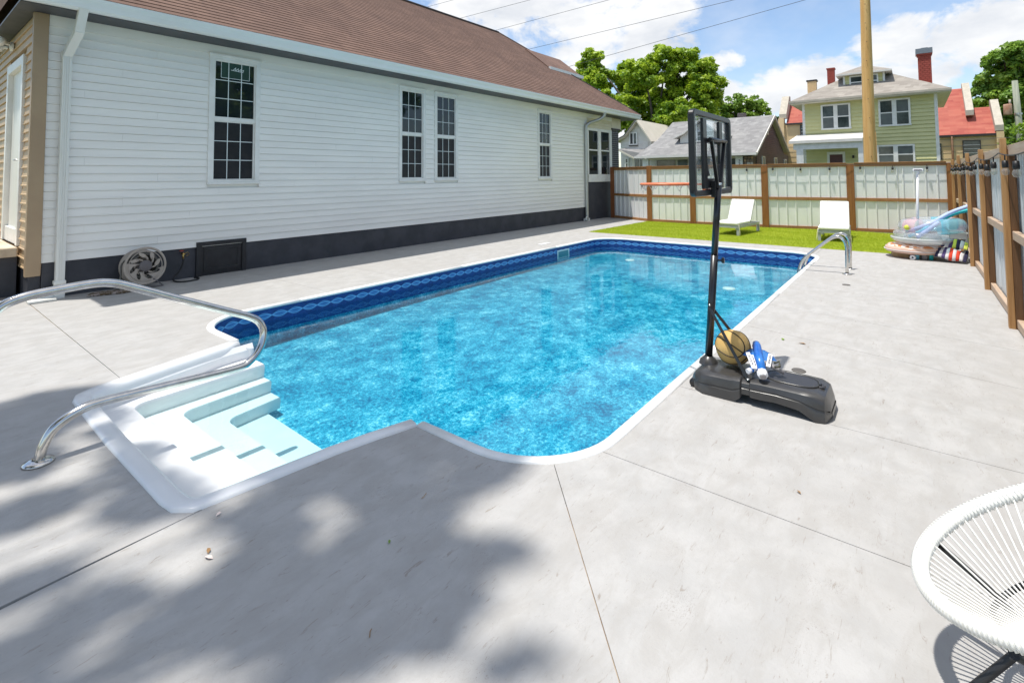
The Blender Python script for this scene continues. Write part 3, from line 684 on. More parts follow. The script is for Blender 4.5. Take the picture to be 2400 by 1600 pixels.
# porch end with windows and black brick pillar
MB().box(16.45, 18.30, WY+.015, WY+.03, -.06, 1.41).build('porch_base', 'foundation', house)
MB().box(16.36, 16.46, WY-.005, WY+.031, .44, 3.50).build('porch_corner_post', 'dark_trim', house)
MB().box(16.52, 18.30, WY-.02, WY+.03, 1.412, 1.70).build('porch_sill_panel', 'trim_white', house)
planks_x(WY-.001, 16.47, 18.42, 3.46, 3.83, .1235, [], 'cream_vinyl', house)
pw = MB()
for x0, x1 in ((16.47, 16.55), (17.28, 17.50), (18.22, 18.40)): pw.box(x0, x1, WY-.025, WY+.03, 1.702, 3.458)
pw.box(16.55, 17.28, WY-.02, WY+.03, 3.36, 3.458); pw.box(17.50, 18.22, WY-.02, WY+.03, 3.36, 3.458)
pwo = pw.build('porch_window', 'trim_white', house)
for x0, x1 in ((16.55, 17.28), (17.50, 18.22)):
    MB().box(x0, x1, WY-.006, WY+.02, 2.60, 2.65).build('sash', 'trim_white', pwo)
    for z0, z1 in ((1.705, 2.598), (2.652, 3.358)): MB().box(x0+.03, x1-.03, WY+.010, WY+.014, z0, z1).build('pane', 'glass_dark', pwo)
    MB().box(x0, x1, WY+.016, WY+.02, 1.705, 3.358).build('sash_backing', 'dark_trim', pwo)
MB().box(18.455, 19.045, WY+.012, WY+.59, -.06, 3.50).build('pillar_core', 'mortar', house)
rw = (3.49)/41
for i in range(41):
    z = i*rw; off = 0 if i % 2 else .11; x = 18.45-off
    while x < 19.05:
        a, b = max(18.45, x+.006), min(19.05, x+.215)
        if b-a > .03: MB().box(a, b, WY, WY+.1, z+.006, z+rw-.004).build('brick', 'brick_black', house)
        x += .222
MB().box(18.40, 19.10, WY-.06, WY+.65, 3.502, 3.56).build('pillar_cap', 'dark_trim', house)
MB().box(18.44, 19.25, WY-.01, WY+.03, 3.562, 3.985).build('porch_gable_board', 'cream_vinyl', house)
# tan rear wing
TX = 1.30
DO = (10.14, 11.62, .70, 3.50)
planks_y(TX, 9.56, 15.5, .42, 3.98, .125, [DO], 'tan_vinyl', house, proud=.024)
MB().box(TX+.032, 1.455, WY+.034, 16.5, .42, 3.98).build('rear_wall', 'tan_vinyl', house)
MB().box(1.265, 1.425, WY-.045, WY+.058, .33, 3.985).build('corner_board', 'tan_trim', house, bevel=.006)
dr = MB(); dr.box(TX-.045, TX+.031, DO[0], DO[0]+.13, DO[2], DO[3]); dr.box(TX-.045, TX+.031, DO[1]-.13, DO[1], DO[2], DO[3]); dr.box(TX-.045, TX+.031, DO[0]+.13, DO[1]-.13, DO[3]-.14, DO[3])
dr.box(TX-.02, TX+.031, DO[0]+.13, DO[1]-.13, DO[2], DO[2]+.22)
dro = dr.build('door', 'trim_white', house, bevel=.006)
MB().box(TX+.02, TX+.0315, DO[0]+.13, DO[1]-.13, DO[2]+.22, DO[3]-.14).build('door_leaf', 'downspout', dro)
MB().tube([(TX+.02, DO[0]+.30, 1.95), (TX-.05, DO[0]+.30, 1.95), (TX-.05, DO[0]+.42, 1.95)], .013, 8).build('handle', 'alu', dro)
# flood light
fl = MB(); fl.lathe((TX-.02, 11.32, 3.80), [(.075, 0), (.075, .03), (.02, .045), (0, .045)], 16, (-1, 0, 0))
lo_ = fl.build('flood_light', 'downspout', house)
for dy, dz in ((-.09, .05), (.1, -.02)):
    MB().lathe((TX-.07, 11.32+dy*.5, 3.80+dz*.5), [(.025, 0), (.03, .06), (.07, .09), (.075, .15), (0, .155)], 14, (-.7, dy*4, dz*3)).build('lamp_head', 'downspout', lo_)
# stoop
stp = thing('stoop', 'tan stone stoop slab on dark base below the rear door', 'stoop', (.6, 11.5, 0))
MB().box(-.4, 1.262, 10.08, 13, -.05, .565).build('stoop_base', 'foundation', stp)
for i in range(3):
    for j in range(3):
        MB().box(-.42+.56*i, -.42+.56*(i+1)-.008, 9.95+1.02*j, 9.95+1.02*(j+1)-.008, .568, .70+.004*((i+j) % 2)).build('paving_stone', 'stone', stp, bevel=.018)
# foundation wall under the wing
MB().box(TX+.01, 1.436, WY+.05, 13, -.05, .42).build('wing_foundation', 'foundation', house)
# soffit, gutter, roof
RX0, RX1 = 1.05, 20.0
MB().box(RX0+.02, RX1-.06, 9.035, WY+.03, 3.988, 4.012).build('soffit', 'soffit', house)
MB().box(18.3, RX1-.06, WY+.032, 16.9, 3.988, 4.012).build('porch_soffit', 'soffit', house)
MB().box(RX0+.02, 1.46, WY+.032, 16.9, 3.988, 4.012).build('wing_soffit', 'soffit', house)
gp = [(9.03, 4.018), (9.03, 4.0), (8.965, 4.0), (8.935, 4.03), (8.93, 4.10), (8.905, 4.15), (8.905, 4.19), (8.915, 4.19), (8.915, 4.155), (9.03, 4.155)]
gt = MB(); gt.prism([(RX0, y, z) for y, z in gp], (RX1-RX0, 0, 0)); gt.build('gutter', 'gutter', house)
MB().box(RX1-.02, RX1+.03, 8.97, 17.4, 4.0, 4.19).build('fascia', 'gutter', house)
PIT = .79; ce = .1305; ridgeY = 13.22; nrow = int((ridgeY-8.93)*math.hypot(1, PIT)/ce); k_ = math.hypot(1, PIT)
rf = MB(); th = .011; uvs = []
for i in range(nrow+1):
    s0, s1 = i*ce, min((i+1)*ce+.01, (ridgeY-8.93)*k_)
    ya, yb = 8.93+s0/k_, 8.93+s1/k_; za, zb = 4.195+PIT*(ya-8.93), 4.195+PIT*(yb-8.93)
    nx, nz = -PIT/k_*th, th/k_
    xa_, xb_ = RX1+.02-(ya-8.95), RX1+.02-(yb-8.95)
    rf.add([(RX0-.03, ya+nx, za+nz), (xa_, ya+nx, za+nz), (xb_, yb, zb), (RX0-.03, yb, zb), (RX0-.03, ya, za-.002), (xa_, ya, za-.002)], [(0, 1, 2, 3), (0, 4, 5, 1)])
ro = rf.build('roof', 'shingle', house)
set_uv(ro, lambda p: (p.x, (p.y-8.93)*k_+.002))
bk = MB(); zr = 4.195+PIT*(ridgeY-8.93); hx = RX1+.02-(ridgeY-8.95)
bk.add([(RX1+.02, 8.95, 4.19), (RX1+.02, 17.5, 4.19), (hx, ridgeY, zr)], [(0, 1, 2)])
bk.add([(RX0-.03, 17.5, 4.19), (RX1+.02, 17.5, 4.19), (hx, ridgeY, zr), (RX0-.03, ridgeY, zr)], [(0, 1, 2, 3)])
bk.add([(RX0, 9.0, 4.19), (RX0, 17.4, 4.19), (RX0, ridgeY, zr)], [(0, 1, 2)])
bk.build('roof_back', 'shingle', house)
MB().tube([(RX0, ridgeY, zr+.01), (hx, ridgeY, zr+.01)], .055, 8).build('ridge_cap', 'ridge', house)
MB().tube([(RX1+.0, 8.97, 4.215), (hx, ridgeY, zr+.015)], .035, 6).build('hip_cap', 'ridge', house)
for a, b in ((.06, .26), (.36, .60)):
    p0 = Vector((RX1, 8.97, 4.24)); p1 = Vector((hx, ridgeY, zr+.04))
    MB().beam(p0.lerp(p1, a), p0.lerp(p1, b), .06, .012).build('hip_flashing', 'flash', house)
# small front dormer eave
dm = MB(); dm.prism([(16.3, 11.12, 5.98), (16.3, 12.2, 6.85), (16.3, 13.2, 6.0), (16.3, 13.2, 5.85), (16.3, 11.12, 5.86)], (2.55, 0, 0)); dmo = dm.build('front_dormer', 'shingle', house)
set_uv(dmo, lambda p: (p.x, p.y))
MB().box(16.35, 18.9, 11.03, 11.12, 5.84, 5.97).build('dormer_gutter', 'gutter', house)
MB().box(17.9, 18.6, 11.25, 13.0, 4.9, 5.86).build('dormer_wall', 'post_darkbrown', house)
# downspouts
def dspout(path, w, d, name, collar=None, m='downspout'):
    b_ = MB()
    P = [Vector(p) for p in path]
    b_.tube(smooth_path(P, 5) if len(P) > 3 else P, w/2, 12, flat=d/w)
    return b_
ds = MB()
ds.box(1.565, 1.665, 9.36, 9.455, .24, 3.42)
for i in range(3): ds.box(1.585+.024*i, 1.597+.024*i, 9.352, 9.36, .24, 3.42)
d1 = ds.build('downspout', 'downspout', house, bevel=.012)
eb = MB(); A0, A1 = Vector((1.615, 9.41, 3.42)), Vector((1.68, 9.10, 3.72)); A2 = Vector((1.70, 8.99, 4.02))
eb.obox((A0+A1)/2, A1-A0, (1, 0, 0), (A1-A0).cross(Vector((1, 0, 0))), (A1-A0).length/2+.03, .052, .05)
eb.obox((A1+A2)/2, A2-A1, (1, 0, 0), (A2-A1).cross(Vector((1, 0, 0))), (A2-A1).length/2+.02, .052, .05)
for i in range(7): eb.box(1.558, 1.672, 9.352, 9.462, 3.36+.018*i, 3.368+.018*i)
eb.build('downspout_elbow', 'downspout', house, bevel=.01)
MB().box(1.550, 1.680, 9.345, 9.47, .19, .245).box(1.558, 1.672, 9.352, 9.465, -.005, .19).build('downspout_boot', 'downspout', house, bevel=.012)
p2 = [(16.9, 8.98, 4.02), (16.9, 9.02, 3.88), (16.75, 9.15, 3.74), (16.45, 9.36, 3.62), (16.28, 9.42, 3.50), (16.26, 9.43, 3.30), (16.26, 9.43, .08), (16.26, 9.43, 0.)]
dsp = MB(); dsp.tube(smooth_path(p2[:6], 5)+[Vector(p) for p in p2[6:]], .062, 12); dsp.build('far_downspout', 'alu', house)
MB().lathe((16.05, 9.34, .09), [(.05, 0), (.09, .01), (.09, .05), (.05, .06)], 16, (0, -1, 0)).box(16.05, 16.3, 9.33, 9.45, 0, .1).build('downspout_outlet', 'splash', house)
# access door, spigot
ac = MB(); ax0, ax1, az0, az1 = 3.36, 4.17, 0., .575
ac.box(ax0, ax1, WY-.035, WY+.01, az1-.07, az1); ac.box(ax0, ax0+.085, WY-.035, WY+.01, az0, az1-.07); ac.box(ax1-.07, ax1, WY-.035, WY+.01, az0, az1-.07)
ac.box(ax0+.085, ax1-.07, WY-.012, WY+.01, az0, az1-.07); ac.box(ax0+.12, ax1-.1, WY-.022, WY-.012, .06, .12); ac.box(ax0+.12, ax1-.1, WY-.022, WY-.012, az1-.15, az1-.1)
ac.box(ax0+.12, ax0+.17, WY-.022, WY-.012, .12, az1-.15); ac.box(ax1-.15, ax1-.1, WY-.022, WY-.012, .12, az1-.15)
ac.build('access_door', 'black_door', house, bevel=.004)
sp = MB(); sp.cyl((3.15, WY+.02, .42), (3.15, WY-.10, .42), .014); sp.cyl((3.15, WY-.07, .43), (3.15, WY-.07, .34), .016); sp.lathe((3.19, WY-.11, .415), [(.028, 0), (.034, .006), (.028, .012)], 14, (0, -1, 0))
spo = sp.build('spigot', 'brass', house)
MB().lathe((3.13, WY-.05, .46), [(.0, 0), (.03, .0), (.035, .012), (0, .02)], 10, (0, 0, 1)).build('valve_handle', 'red_valve', spo)

# hose reel (leaning against the wall), garden hose from the spigot
hr = thing('hose_reel', 'taupe round hose reel with petal cut-outs leaning against the dark foundation', 'hose reel', (2.55, 9.3, 0))
hax = Vector((.10, -1, .10)).normalized(); hc = Vector((2.56, 9.17, .335)); hu = Vector((0, 0, 1)); hu = (hu-hax*hu.dot(hax)).normalized(); hv = hax.cross(hu)
def disk_with_holes(c, R, r_in, m, name, parent):
    bm = bmesh.new(); es = []
    def loop(pts):
        vs = [bm.verts.new(p) for p in pts]; es.extend(bm.edges.new((vs[i], vs[(i+1) % len(vs)])) for i in range(len(vs)))
    pt = lambda a, b: c+hu*a+hv*b
    loop([pt(R*math.cos(t), R*math.sin(t)) for t in np.linspace(0, 2*PI, 49)[:-1]])
    for k in range(8):
        a = 2*PI*k/8+.2
        loop([pt(*(Matrix.Rotation(a, 2) @ Vector((.165+.045*math.cos(t)+.012*math.sin(t), .040*math.sin(t)+.02*math.cos(t))))) for t in np.linspace(0, 2*PI, 15)[:-1]])
        loop([pt(*(Matrix.Rotation(a+.36, 2) @ Vector((.112+.024*math.cos(t), .013*math.sin(t)+.016*math.cos(t))))) for t in np.linspace(0, 2*PI, 11)[:-1]])
    bmesh.ops.triangle_fill(bm, edges=es, use_beauty=True, normal=tuple(hax))
    r = bmesh.ops.extrude_face_region(bm, geom=bm.faces[:])
    for v in r['geom']:
        if isinstance(v, bmesh.types.BMVert): v.co -= hax*.012
    bmesh.ops.recalc_face_normals(bm, faces=bm.faces); off = parent_loc(parent)
    for v in bm.verts: v.co -= off
    me = bpy.data.meshes.new(name); bm.to_mesh(me); bm.free(); me.materials.append(MT[m]); o = bpy.data.objects.new(name, me); COL.objects.link(o); o.parent = parent; return o
disk_with_holes(hc, .262, .08, 'reel', 'reel_disc', hr)
ringp = lambda R, off: [hc+hax*off+(hu*math.cos(t)+hv*math.sin(t))*R for t in np.linspace(0, 2*PI, 41)[:-1]]
rm = MB(); rm.tube(ringp(.268, -.002), .017, 8, closed=True); rm.tube(ringp(.222, .003), .006, 6, closed=True); rm.build('reel_rim', 'reel', hr)
for k in range(8):
    a = 2*PI*k/8+.42
    q = [hc+hax*.004+hu*(rr*math.cos(a+dl))+hv*(rr*math.sin(a+dl)) for rr, dl in ((.082, 0), (.11, .06), (.135, .22), (.15, .45))]
    MB().tube(q, .006, 6).build('reel_spoke', 'reel', hr)
MB().lathe(hc, [(.085, -.01), (.085, .012), (.075, .018), (0, .018)], 24, hax).build('reel_hub', 'reel_hub', hr)
MB().lathe(hc-hax*.22, [(.15, 0), (.15, .2)], 24, hax).build('reel_drum', 'hose', hr)
MB().lathe(hc-hax*.24, [(0, 0), (.262, 0), (.262, .014), (0, .014)], 32, hax).build('reel_back_disc', 'reel', hr)
hs = MB()
for i in range(6):
    for R in (.175,): hs.tube([hc-hax*(.03+.032*i)+(hu*math.cos(t)+hv*math.sin(t))*(R+.02*(i % 2)) for t in np.linspace(0, 2*PI, 33)[:-1]], .016, 6, closed=True)
hs.tube(smooth_path([hc-hax*.1+hu*.2-hv*.06, hc-hax*.1-hv*.24*-1+hu*.1, hc-hax*.05+hv*.30-hu*.1, hc-hax*.02+hv*.33-hu*.30], 6), .012, 6)
hs.build('hose', 'hose', hr)
fr_ = MB(); fr_.tube([hc-hax*.02, hc-hax*.02-hu*.2+hv*.0+Vector((.1, 0, 0)), (2.78, 9.12, .015), (2.55, 9.12, .015)], .014, 6); fr_.build('reel_frame', 'reel_hub', hr)
gh = MB(); gh.tube(smooth_path([(3.15, 9.43, .35), (3.15, 9.43, .27), (3.10, 9.42, .15), (3.0, 9.38, .045), (3.0, 9.25, .015), (3.12, 9.15, .013), (3.28, 9.19, .013), (3.34, 9.30, .013), (3.30, 9.38, .014)], 6), .012, 8)
tag(gh.build('garden_hose', 'cord_black'), 'short black hose hanging from the brass spigot and curling on the deck', 'hose')
dmat = MB().box(1.98, 2.33, 9.55-.42, 9.22, 0.004, .02)
dmat = MB(); dmat.prism([(1.86, 9.13, .004), (2.25, 8.98, .004), (2.42, 9.06, .004), (2.30, 9.26, .004), (1.95, 9.32, .004)], (0, 0, .022))
tag(dmat.build('doormat', 'mat_brown', bevel=.008), 'small brown and grey patterned mat lying under the hose reel', 'mat')
sb_ = MB(); sb_.prism([(1.28, 9.22, .004), (1.56, 9.20, .004), (1.56, 9.44, .004), (1.28, 9.40, .004)], (0, 0, .03)); sb_.prism([(1.38, 9.36, .03), (1.56, 9.38, .03), (1.54, 9.40, .17), (1.47, 9.385, .15)], (0, .03, 0))
tag(sb_.build('splash_block', 'splash', bevel=.006), 'pale splash guard at the foot of the near downspout', 'splash block')

# ================================================================== FENCES
def ribbed(p0, p1, z0, z1, n_out, parent, m, pitch=.245, rib=.040, dep=.028, sheet=.95):
    """ribbed metal sheets between plan points p0 -> p1, ribs standing out along n_out"""
    a, b = Vector(p0), Vector(p1); Ltot = (b-a).length; d = (b-a)/Ltot; nn = Vector(n_out).normalized(); ns = max(1, round(Ltot/sheet)); sw = Ltot/ns
    for k in range(ns):
        s0 = k*sw+.002; s1 = (k+1)*sw-.002; pts = [(s0, 0)]; x = s0+.07
        while x+rib < s1-.02:
            pts += [(x, 0), (x+.010, dep), (x+rib-.010, dep), (x+rib, 0)]
            x += pitch
        pts.append((s1, 0)); lift = .003*(k % 2)
        V = [(a+d*s+nn*(o+lift)) for s, o in pts]
        mb = MB(); n = len(V)
        mb.add([(p.x, p.y, z) for z in (z0, z1) for p in V], [(i, i+1, n+i+1, n+i) for i in range(n-1)])
        mb.build('metal_panel', m, parent)
FP = [(17.22, 7.40), (17.13, 5.83), (17.22, 3.62), (17.56, 1.42), (17.75, -.80)]      # posts of the far fence
ff = thing('fence', 'far fence of white ribbed metal sheets between brown posts behind the grass', 'fence', (17.3, 3.3, 0))
def post(parent, x, y, z1, m='post', w=.10, dx=None):
    MB().box(x-w/2, x+w/2, y-w/2, y+w/2, -.02, z1).build('post', m, parent, bevel=.005)
for i, (x, y) in enumerate(FP): post(ff, x, y, 1.985 if i < 4 else 1.90, w=.20 if i < 4 else .12) if 0 else MB().box(x-.05, x+.05, y-.095, y+.095, -.02, 1.985-.015*i).build('post', 'post', ff, bevel=.006)
def bay(parent, A, B, mr, mp, zt=1.95, no_top=False, out=(-1, 0)):
    A, B = Vector(A), Vector(B); d = (B-A).normalized(); nn = Vector((-d.y, d.x)); 
    if nn.dot(Vector(out)) < 0: nn = -nn
    q = lambda p, o, z: (p.x+nn.x*o, p.y+nn.y*o, z)
    A2, B2 = A+d*.098, B-d*.098
    MB().beam(q(A2, .022, zt-.045), q(B2, .022, zt-.045), .04, .09).build('rail', mr, parent, bevel=.004)
    MB().beam(q(A2, -.005, zt+.012), q(B2, -.005, zt+.012), .135, .022).build('cap_rail', 'rail', parent, bevel=.003)
    MB().beam(q(A2, .022, .91), q(B2, .022, .91), .04, .09).build('rail', mr, parent, bevel=.004)
    MB().beam(q(A2, .022, .045), q(B2, .022, .045), .04, .09).build('rail', mr, parent, bevel=.004)
    ribbed(A-d*.0, B, .02, zt-.01, (nn.x, nn.y), parent, mp)
    return nn
for a, b in zip(FP[:-1], FP[1:]): 
    off = Vector((.0, 0)); bay(ff, a, b, 'rail', 'panel', 1.945)
gt_ = thing('gate', 'metal sheet gate panel between the house and the far fence, half in shade', 'gate', (17.7, 8.4, 0))
MB().box(18.06, 18.16, 9.20, 9.40, -.02, 1.99).build('post', 'post_dark', gt_, bevel=.006)
bay(gt_, (17.22, 7.40), (18.1, 9.30), 'rail', 'panel', 1.945)
rfn = thing('fence', 'right side fence of ribbed grey metal with tan wood posts beside the deck', 'fence', (11, -.9, 0))
RY = -.80; RPX = [3.0, 5.25, 7.55, 9.83, 12.1, 14.35, 16.4]
for i, x in enumerate(RPX):
    MB().box(x-.045, x+.045, -.797, -.745, -.03, 1.98+.02*(i % 3)).build('post', 'post2', rfn, bevel=.005)
    MB().box(x-.05, x+.04, -.862, -.799, -.03, 1.90).build('backing_post', 'post_darkbrown', rfn, bevel=.004)  # dark board added behind each post, its darkness set by colour
for a, b in zip(RPX[:-1], RPX[1:]):
    for z, h in ((1.885, .11), (.985, .09), (.06, .09)):
        MB().box(a+.047, b-.052, -.858, -.805, z-h/2, z+h/2).build('rail', 'rail2', rfn, bevel=.005)
ribbed((RPX[0], -.892), (17.6, -.892), .02, 1.90, (0, 1), rfn, 'panel2', pitch=.16, rib=.05, dep=.025, sheet=.92)
# string lights
def lights(name, label, pts, bulbs, group):
    t = thing(name, label, 'string lights', pts[0], group)
    MB().tube(pts, .006, 6).build('cord', 'cord_black', t)
    for p in bulbs:
        p = Vector(p); b = MB(); b.tube([p, p+Vector((0, 0, -.06))], .006, 6); b.lathe(p+Vector((0, 0, -.13)), [(.0, .075), (.022, .073), (.026, .03), (.024, .0), (0, 0)], 10); b.build('socket', 'cord_black', t)
        MB().lathe(p+Vector((0, 0, -.21)), [(0, 0), (.022, .012), (.032, .04), (.024, .068), (.016, .079)], 10).build('bulb', 'bulb_glass', t)
def sag(A, B, n, s): 
    A, B = Vector(A), Vector(B); return [A.lerp(B, i/n)-Vector((0, 0, s*4*(i/n)*(1-i/n))) for i in range(n+1)]
pts = []; bul = []
for a, b, x in ((FP[1], FP[2], 0), (FP[2], FP[3], 0), (FP[3], FP[4], 0)):
    A = (a[0]-.09, a[1], 1.92); B = (b[0]-.09, b[1], 1.91)
    q = sag(A, B, 9, .035); pts += q if not pts else q[1:]; bul += [q[1]+Vector((0, 0, 0)), q[4], q[7]]
lights('string_lights', 'black string lights drooping along the top of the far fence', pts, bul, None)
pts = []; bul = []
for a, b in zip(RPX[:-1], RPX[1:]):
    q = sag((a, -.735, 1.86), (b, -.735, 1.86), 10, .05); q[0] = q[0]+Vector((0, 0, .05)); pts += q if not pts else q[1:]; bul += [q[2], q[5], q[8]]
lights('string_lights', 'black string lights with hanging sockets along the right fence top', pts, bul, None)

# ================================================================== POOL HARDWARE
FL = [(.0, 0), (.075, 0), (.072, .012), (.045, .022), (.028, .024)]
hd = thing('handrail', 'bent stainless handrail rising over the white pool steps', 'handrail', (.64, 4.05, 0))
hp = [(.63, 4.05, 0.01), (.652, 4.05, .10), (.70, 4.05, .18), (.80, 4.05, .235), (.93, 4.05, .252), (1.30, 4.05, .235), (1.72, 4.05, .216), (1.83, 4.05, .245), (1.905, 4.05, .33), (1.925, 4.05, .44), (1.885, 4.05, .53), (1.80, 4.05, .59), (1.64, 4.05, .665), (1.30, 4.05, .825), (1.03, 4.05, .955), (.94, 4.05, .988), (.86, 4.05, .998), (.72, 4.05, .992), (.55, 4.05, .975), (.44, 4.05, .93), (.38, 4.05, .83), (.37, 4.05, .70), (.37, 4.05, .30), (.37, 4.05, .01)]
lean = lambda p: (lambda k: (p[0]*k, p[1]*k, H+(p[2]-H)*k))(1+1.12*SY*max(0, p[2]-.22)/4.05)      # added lean, so the upper and lower bars' shadows merge
hp = [lean(p) for p in hp]
hd_t = MB(); hd_t.tube(smooth_path(hp, 6), .0275, 16); hd_t.build('rail_tube', 'steel', hd)
for x in (.63, .37): MB().lathe((x, 4.05, .001), FL, 24).build('flange', 'steel', hd)
ld = thing('pool_ladder', 'two stainless grab rails of the pool ladder at the far right corner', 'pool ladder', (10.2, 1.0, 0))
for x in (9.95, 10.5):
    lp = [(x, .90, 0.0), (x, .895, .30), (x, .895, .44), (x, .92, .54), (x, .98, .60), (x, 1.06, .595), (x, 1.16, .53), (x, 1.41, .305), (x, 1.50, .215), (x, 1.555, .12), (x, 1.60, -.02), (x, 1.61, -.15), (x, 1.61, -.45)]
    MB().tube(smooth_path(lp, 5), .0245, 14).build('grab_rail', 'steel', ld)
    MB().lathe((x, .90, .001), [(0, 0), (.07, 0), (.066, .012), (.03, .02)], 20).build('flange', 'steel', ld)
for z in (-.30, -.44): MB().box(9.95, 10.5, 1.585, 1.66, z-.015, z+.015).build('tread', 'fibre', ld)
for i, (x, y, lb) in enumerate(((8.996, .83, 'small dark round deck cap near the pool ladder'), (4.863, .807, 'dark round deck cap in a rusty stain behind the hoop base'))):
    tag(MB().lathe((x, y, .001), [(.055, 0), (.05, .006), (.03, .004), (0, .004)], 20).build('deck_cap', 'vent'), lb, 'deck cap')
sl_ = MB().prism([(9.95, 7.02, .002), (10.35, 7.02, .002), (10.35, 7.16, .002), (9.95, 7.16, .002)], (0, 0, .006)); tag(sl_.build('skimmer_lid', 'coping'), 'pale rectangular skimmer lid set in the deck by the house side', 'lid')

# ================================================================== BASKETBALL HOOP
hoop = thing('basketball_hoop', 'portable poolside basketball hoop seen from behind with black frame and grey base', 'basketball hoop', (4.16, .95, 0))
bs = MB(); stn = [(.475, .05, .02), (.485, .02, .10), (.51, .0, .145), (.56, .0, .162), (.66, .045, .165), (.80, .055, .166), (.90, .050, .166), (.965, .050, .162), (.975, .055, .148), (1.025, .055, .146), (1.035, .03, .158), (1.08, .0, .156), (1.10, .0, .152), (1.22, .0, .150), (1.30, .0, .145), (1.37, .01, .125), (1.405, .02, .09), (1.415, .04, .06)]
rings = []
for y, zb, zt in stn:
    zt *= 1.10; zb *= 1.2
    ed = min(1., (y-.46)/.06, (1.43-y)/.10); ed = max(.2, ed)**.5; hw = .205*ed*(1. if y < .97 or y > 1.03 else .93)
    ht = zt-zb; x0 = 4.125
    sec = [(-hw, zb), (-hw, zb+ht*.42), (-hw+.004, zb+ht*.45), (-hw+.004, zb+ht*.5), (-hw, zb+ht*.53), (-hw+.004, zt-.050 if ht > .08 else zb+ht*.7), (-hw+.012, zt-.022 if ht > .08 else zb+ht*.85), (-hw+.040, zt-.004), (-hw+.075, zt)]
    sec = sec+[(-a, b) for a, b in reversed(sec)]
    rings.append([(x0+a, y, b) for a, b in sec])
n = len(rings[0]); V = [p for r_ in rings for p in r_]
bs.add(V, [(i*n+k, i*n+k+1, (i+1)*n+k+1, (i+1)*n+k) for i in range(len(rings)-1) for k in range(n-1)]+[(i*n+n-1, i*n, (i+1)*n, (i+1)*n+n-1) for i in range(len(rings)-1)], True)
bs.add(rings[0], [tuple(range(n))]); bs.add(rings[-1], [tuple(range(n))])
bso = bs.build('base', 'base_plastic', hoop)
em = bso.modifiers.new('edge', 'EDGE_SPLIT'); em.split_angle = math.radians(38)
def oval(cx, cy, rx, ry, z, p=2.6, n=28): return [(cx+rx*abs(math.cos(t))**(2/p)*(1 if math.cos(t) > 0 else -1), cy+ry*abs(math.sin(t))**(2/p)*(1 if math.sin(t) > 0 else -1), z) for t in np.linspace(0, 2*PI, n+1)[:-1]]
MB().prism(oval(4.125, .73, .105, .16, .180), (0, 0, .006)).build('base_inset', 'base_panel', hoop)
MB().tube(oval(4.125, .73, .115, .17, .184), .007, 6, closed=True).build('base_inset_rim', 'base_plastic', hoop)
cpm = MB(); cpm.lathe((4.12, .555, .175), [(.035, 0), (.035, .008), (.028, .012), (.02, .008), (0, .008)], 20); cpm.box(4.10, 4.14, .548, .562, .183, .197); cpm.build('fill_cap', 'base_panel', hoop)
for y in (1.39,): 
    MB().lathe((4.02, y, .035), [(0, -.02), (.035, -.02), (.035, .02), (0, .02)], 16, (1, 0, 0)).build('wheel', 'black_plastic', hoop)
    MB().lathe((4.30, y, .035), [(0, -.02), (.035, -.02), (.035, .02), (0, .02)], 16, (1, 0, 0)).build('wheel', 'black_plastic', hoop)
MB().lathe((4.168, 1.325, .15), [(.075, 0), (.065, .03), (.035, .055), (.03, .06)], 16).build('pole_socket', 'base_plastic', hoop)
pb, pt_ = Vector((4.168, 1.330, .14)), Vector((4.195, 1.222, 1.585)); ax = (pt_-pb).normalized()
MB().cyl(pb, pb+ax*.87, .0285, 20).build('lower_pole', 'black_metal', hoop)
MB().cyl(pb+ax*.86, pt_, .0255, 20).build('upper_pole', 'black_metal', hoop)
kn = MB(); kp = pb+ax*.83; kd = Vector((.1, -1, .05)).normalized(); kn.cyl(kp+kd*.02, kp+kd*.06, .007, 8); kn.lathe(kp+kd*.058, [(0, 0), (.022, 0), (.026, .008), (.022, .018), (0, .018)], 7, kd); kn.build('height_knob', 'black_plastic', hoop)
bp_ = pb+ax*.50
for x, bx_ in ((3.98, 3.965), (4.325, 4.29)):
    a = Vector((4.168+(x-4.168)*.12, 1.305, .60)); b = Vector((bx_, .985, .165))
    MB().beam(a, b, .022, .006, (0, .6, .8)).build('strut', 'black_metal', hoop)
    MB().lathe(b+Vector((0, 0, .003)), [(.013, 0), (.012, .006), (.006, .010), (0, .010)], 10).build('bolt', 'bolt', hoop)
MB().lathe(pb+ax*.475+Vector((-.026, .008, 0)), [(.009, 0), (.008, .005), (0, .006)], 8, (-1, .3, 0)).build('bolt', 'bolt', hoop)
BY = 1.29; bx0, bx1, bz0, bz1 = 3.77, 4.765, 1.485, 2.15
fo = rrect(bx0, bx1, bz0, bz1, .055, 6); fi = rrect(bx0+.05, bx1-.05, bz0+.045, bz1-.045, .02, 6); nf = len(fo)
fr = MB()
for y in (BY-.022, BY+.022): pass
V = [(x, BY-.024, z) for x, z, _ in fo]+[(x, BY-.024, z) for x, z, _ in fi]+[(x, BY+.022, z) for x, z, _ in fo]+[(x, BY+.022, z) for x, z, _ in fi]
fs = []
for k in range(nf):
    j = (k+1) % nf; fs += [(k, j, nf+j, nf+k), (2*nf+k, 3*nf+k, 3*nf+j, 2*nf+j), (k, 2*nf+k, 2*nf+j, j), (nf+k, nf+j, 3*nf+j, 3*nf+k)]
fr.add(V, fs); fr.build('board_frame', 'black_plastic', hoop, bevel=.008)
MB().box(bx0+.05, bx1-.05, BY+.004, BY+.010, bz0+.05, bz1-.05).build('backboard', 'poly', hoop)
br_ = MB()
for x0_, x1_ in ((4.0, 4.09), (4.42, 4.51)): br_.box(x0_, x1_, BY-.020, BY+.003, bz0+.055, bz1-.055)
br_.box(4.09, 4.42, BY-.020, BY+.003, 1.905, 1.945); br_.box(4.09, 4.42, BY-.020, BY+.003, 1.545, 1.62)
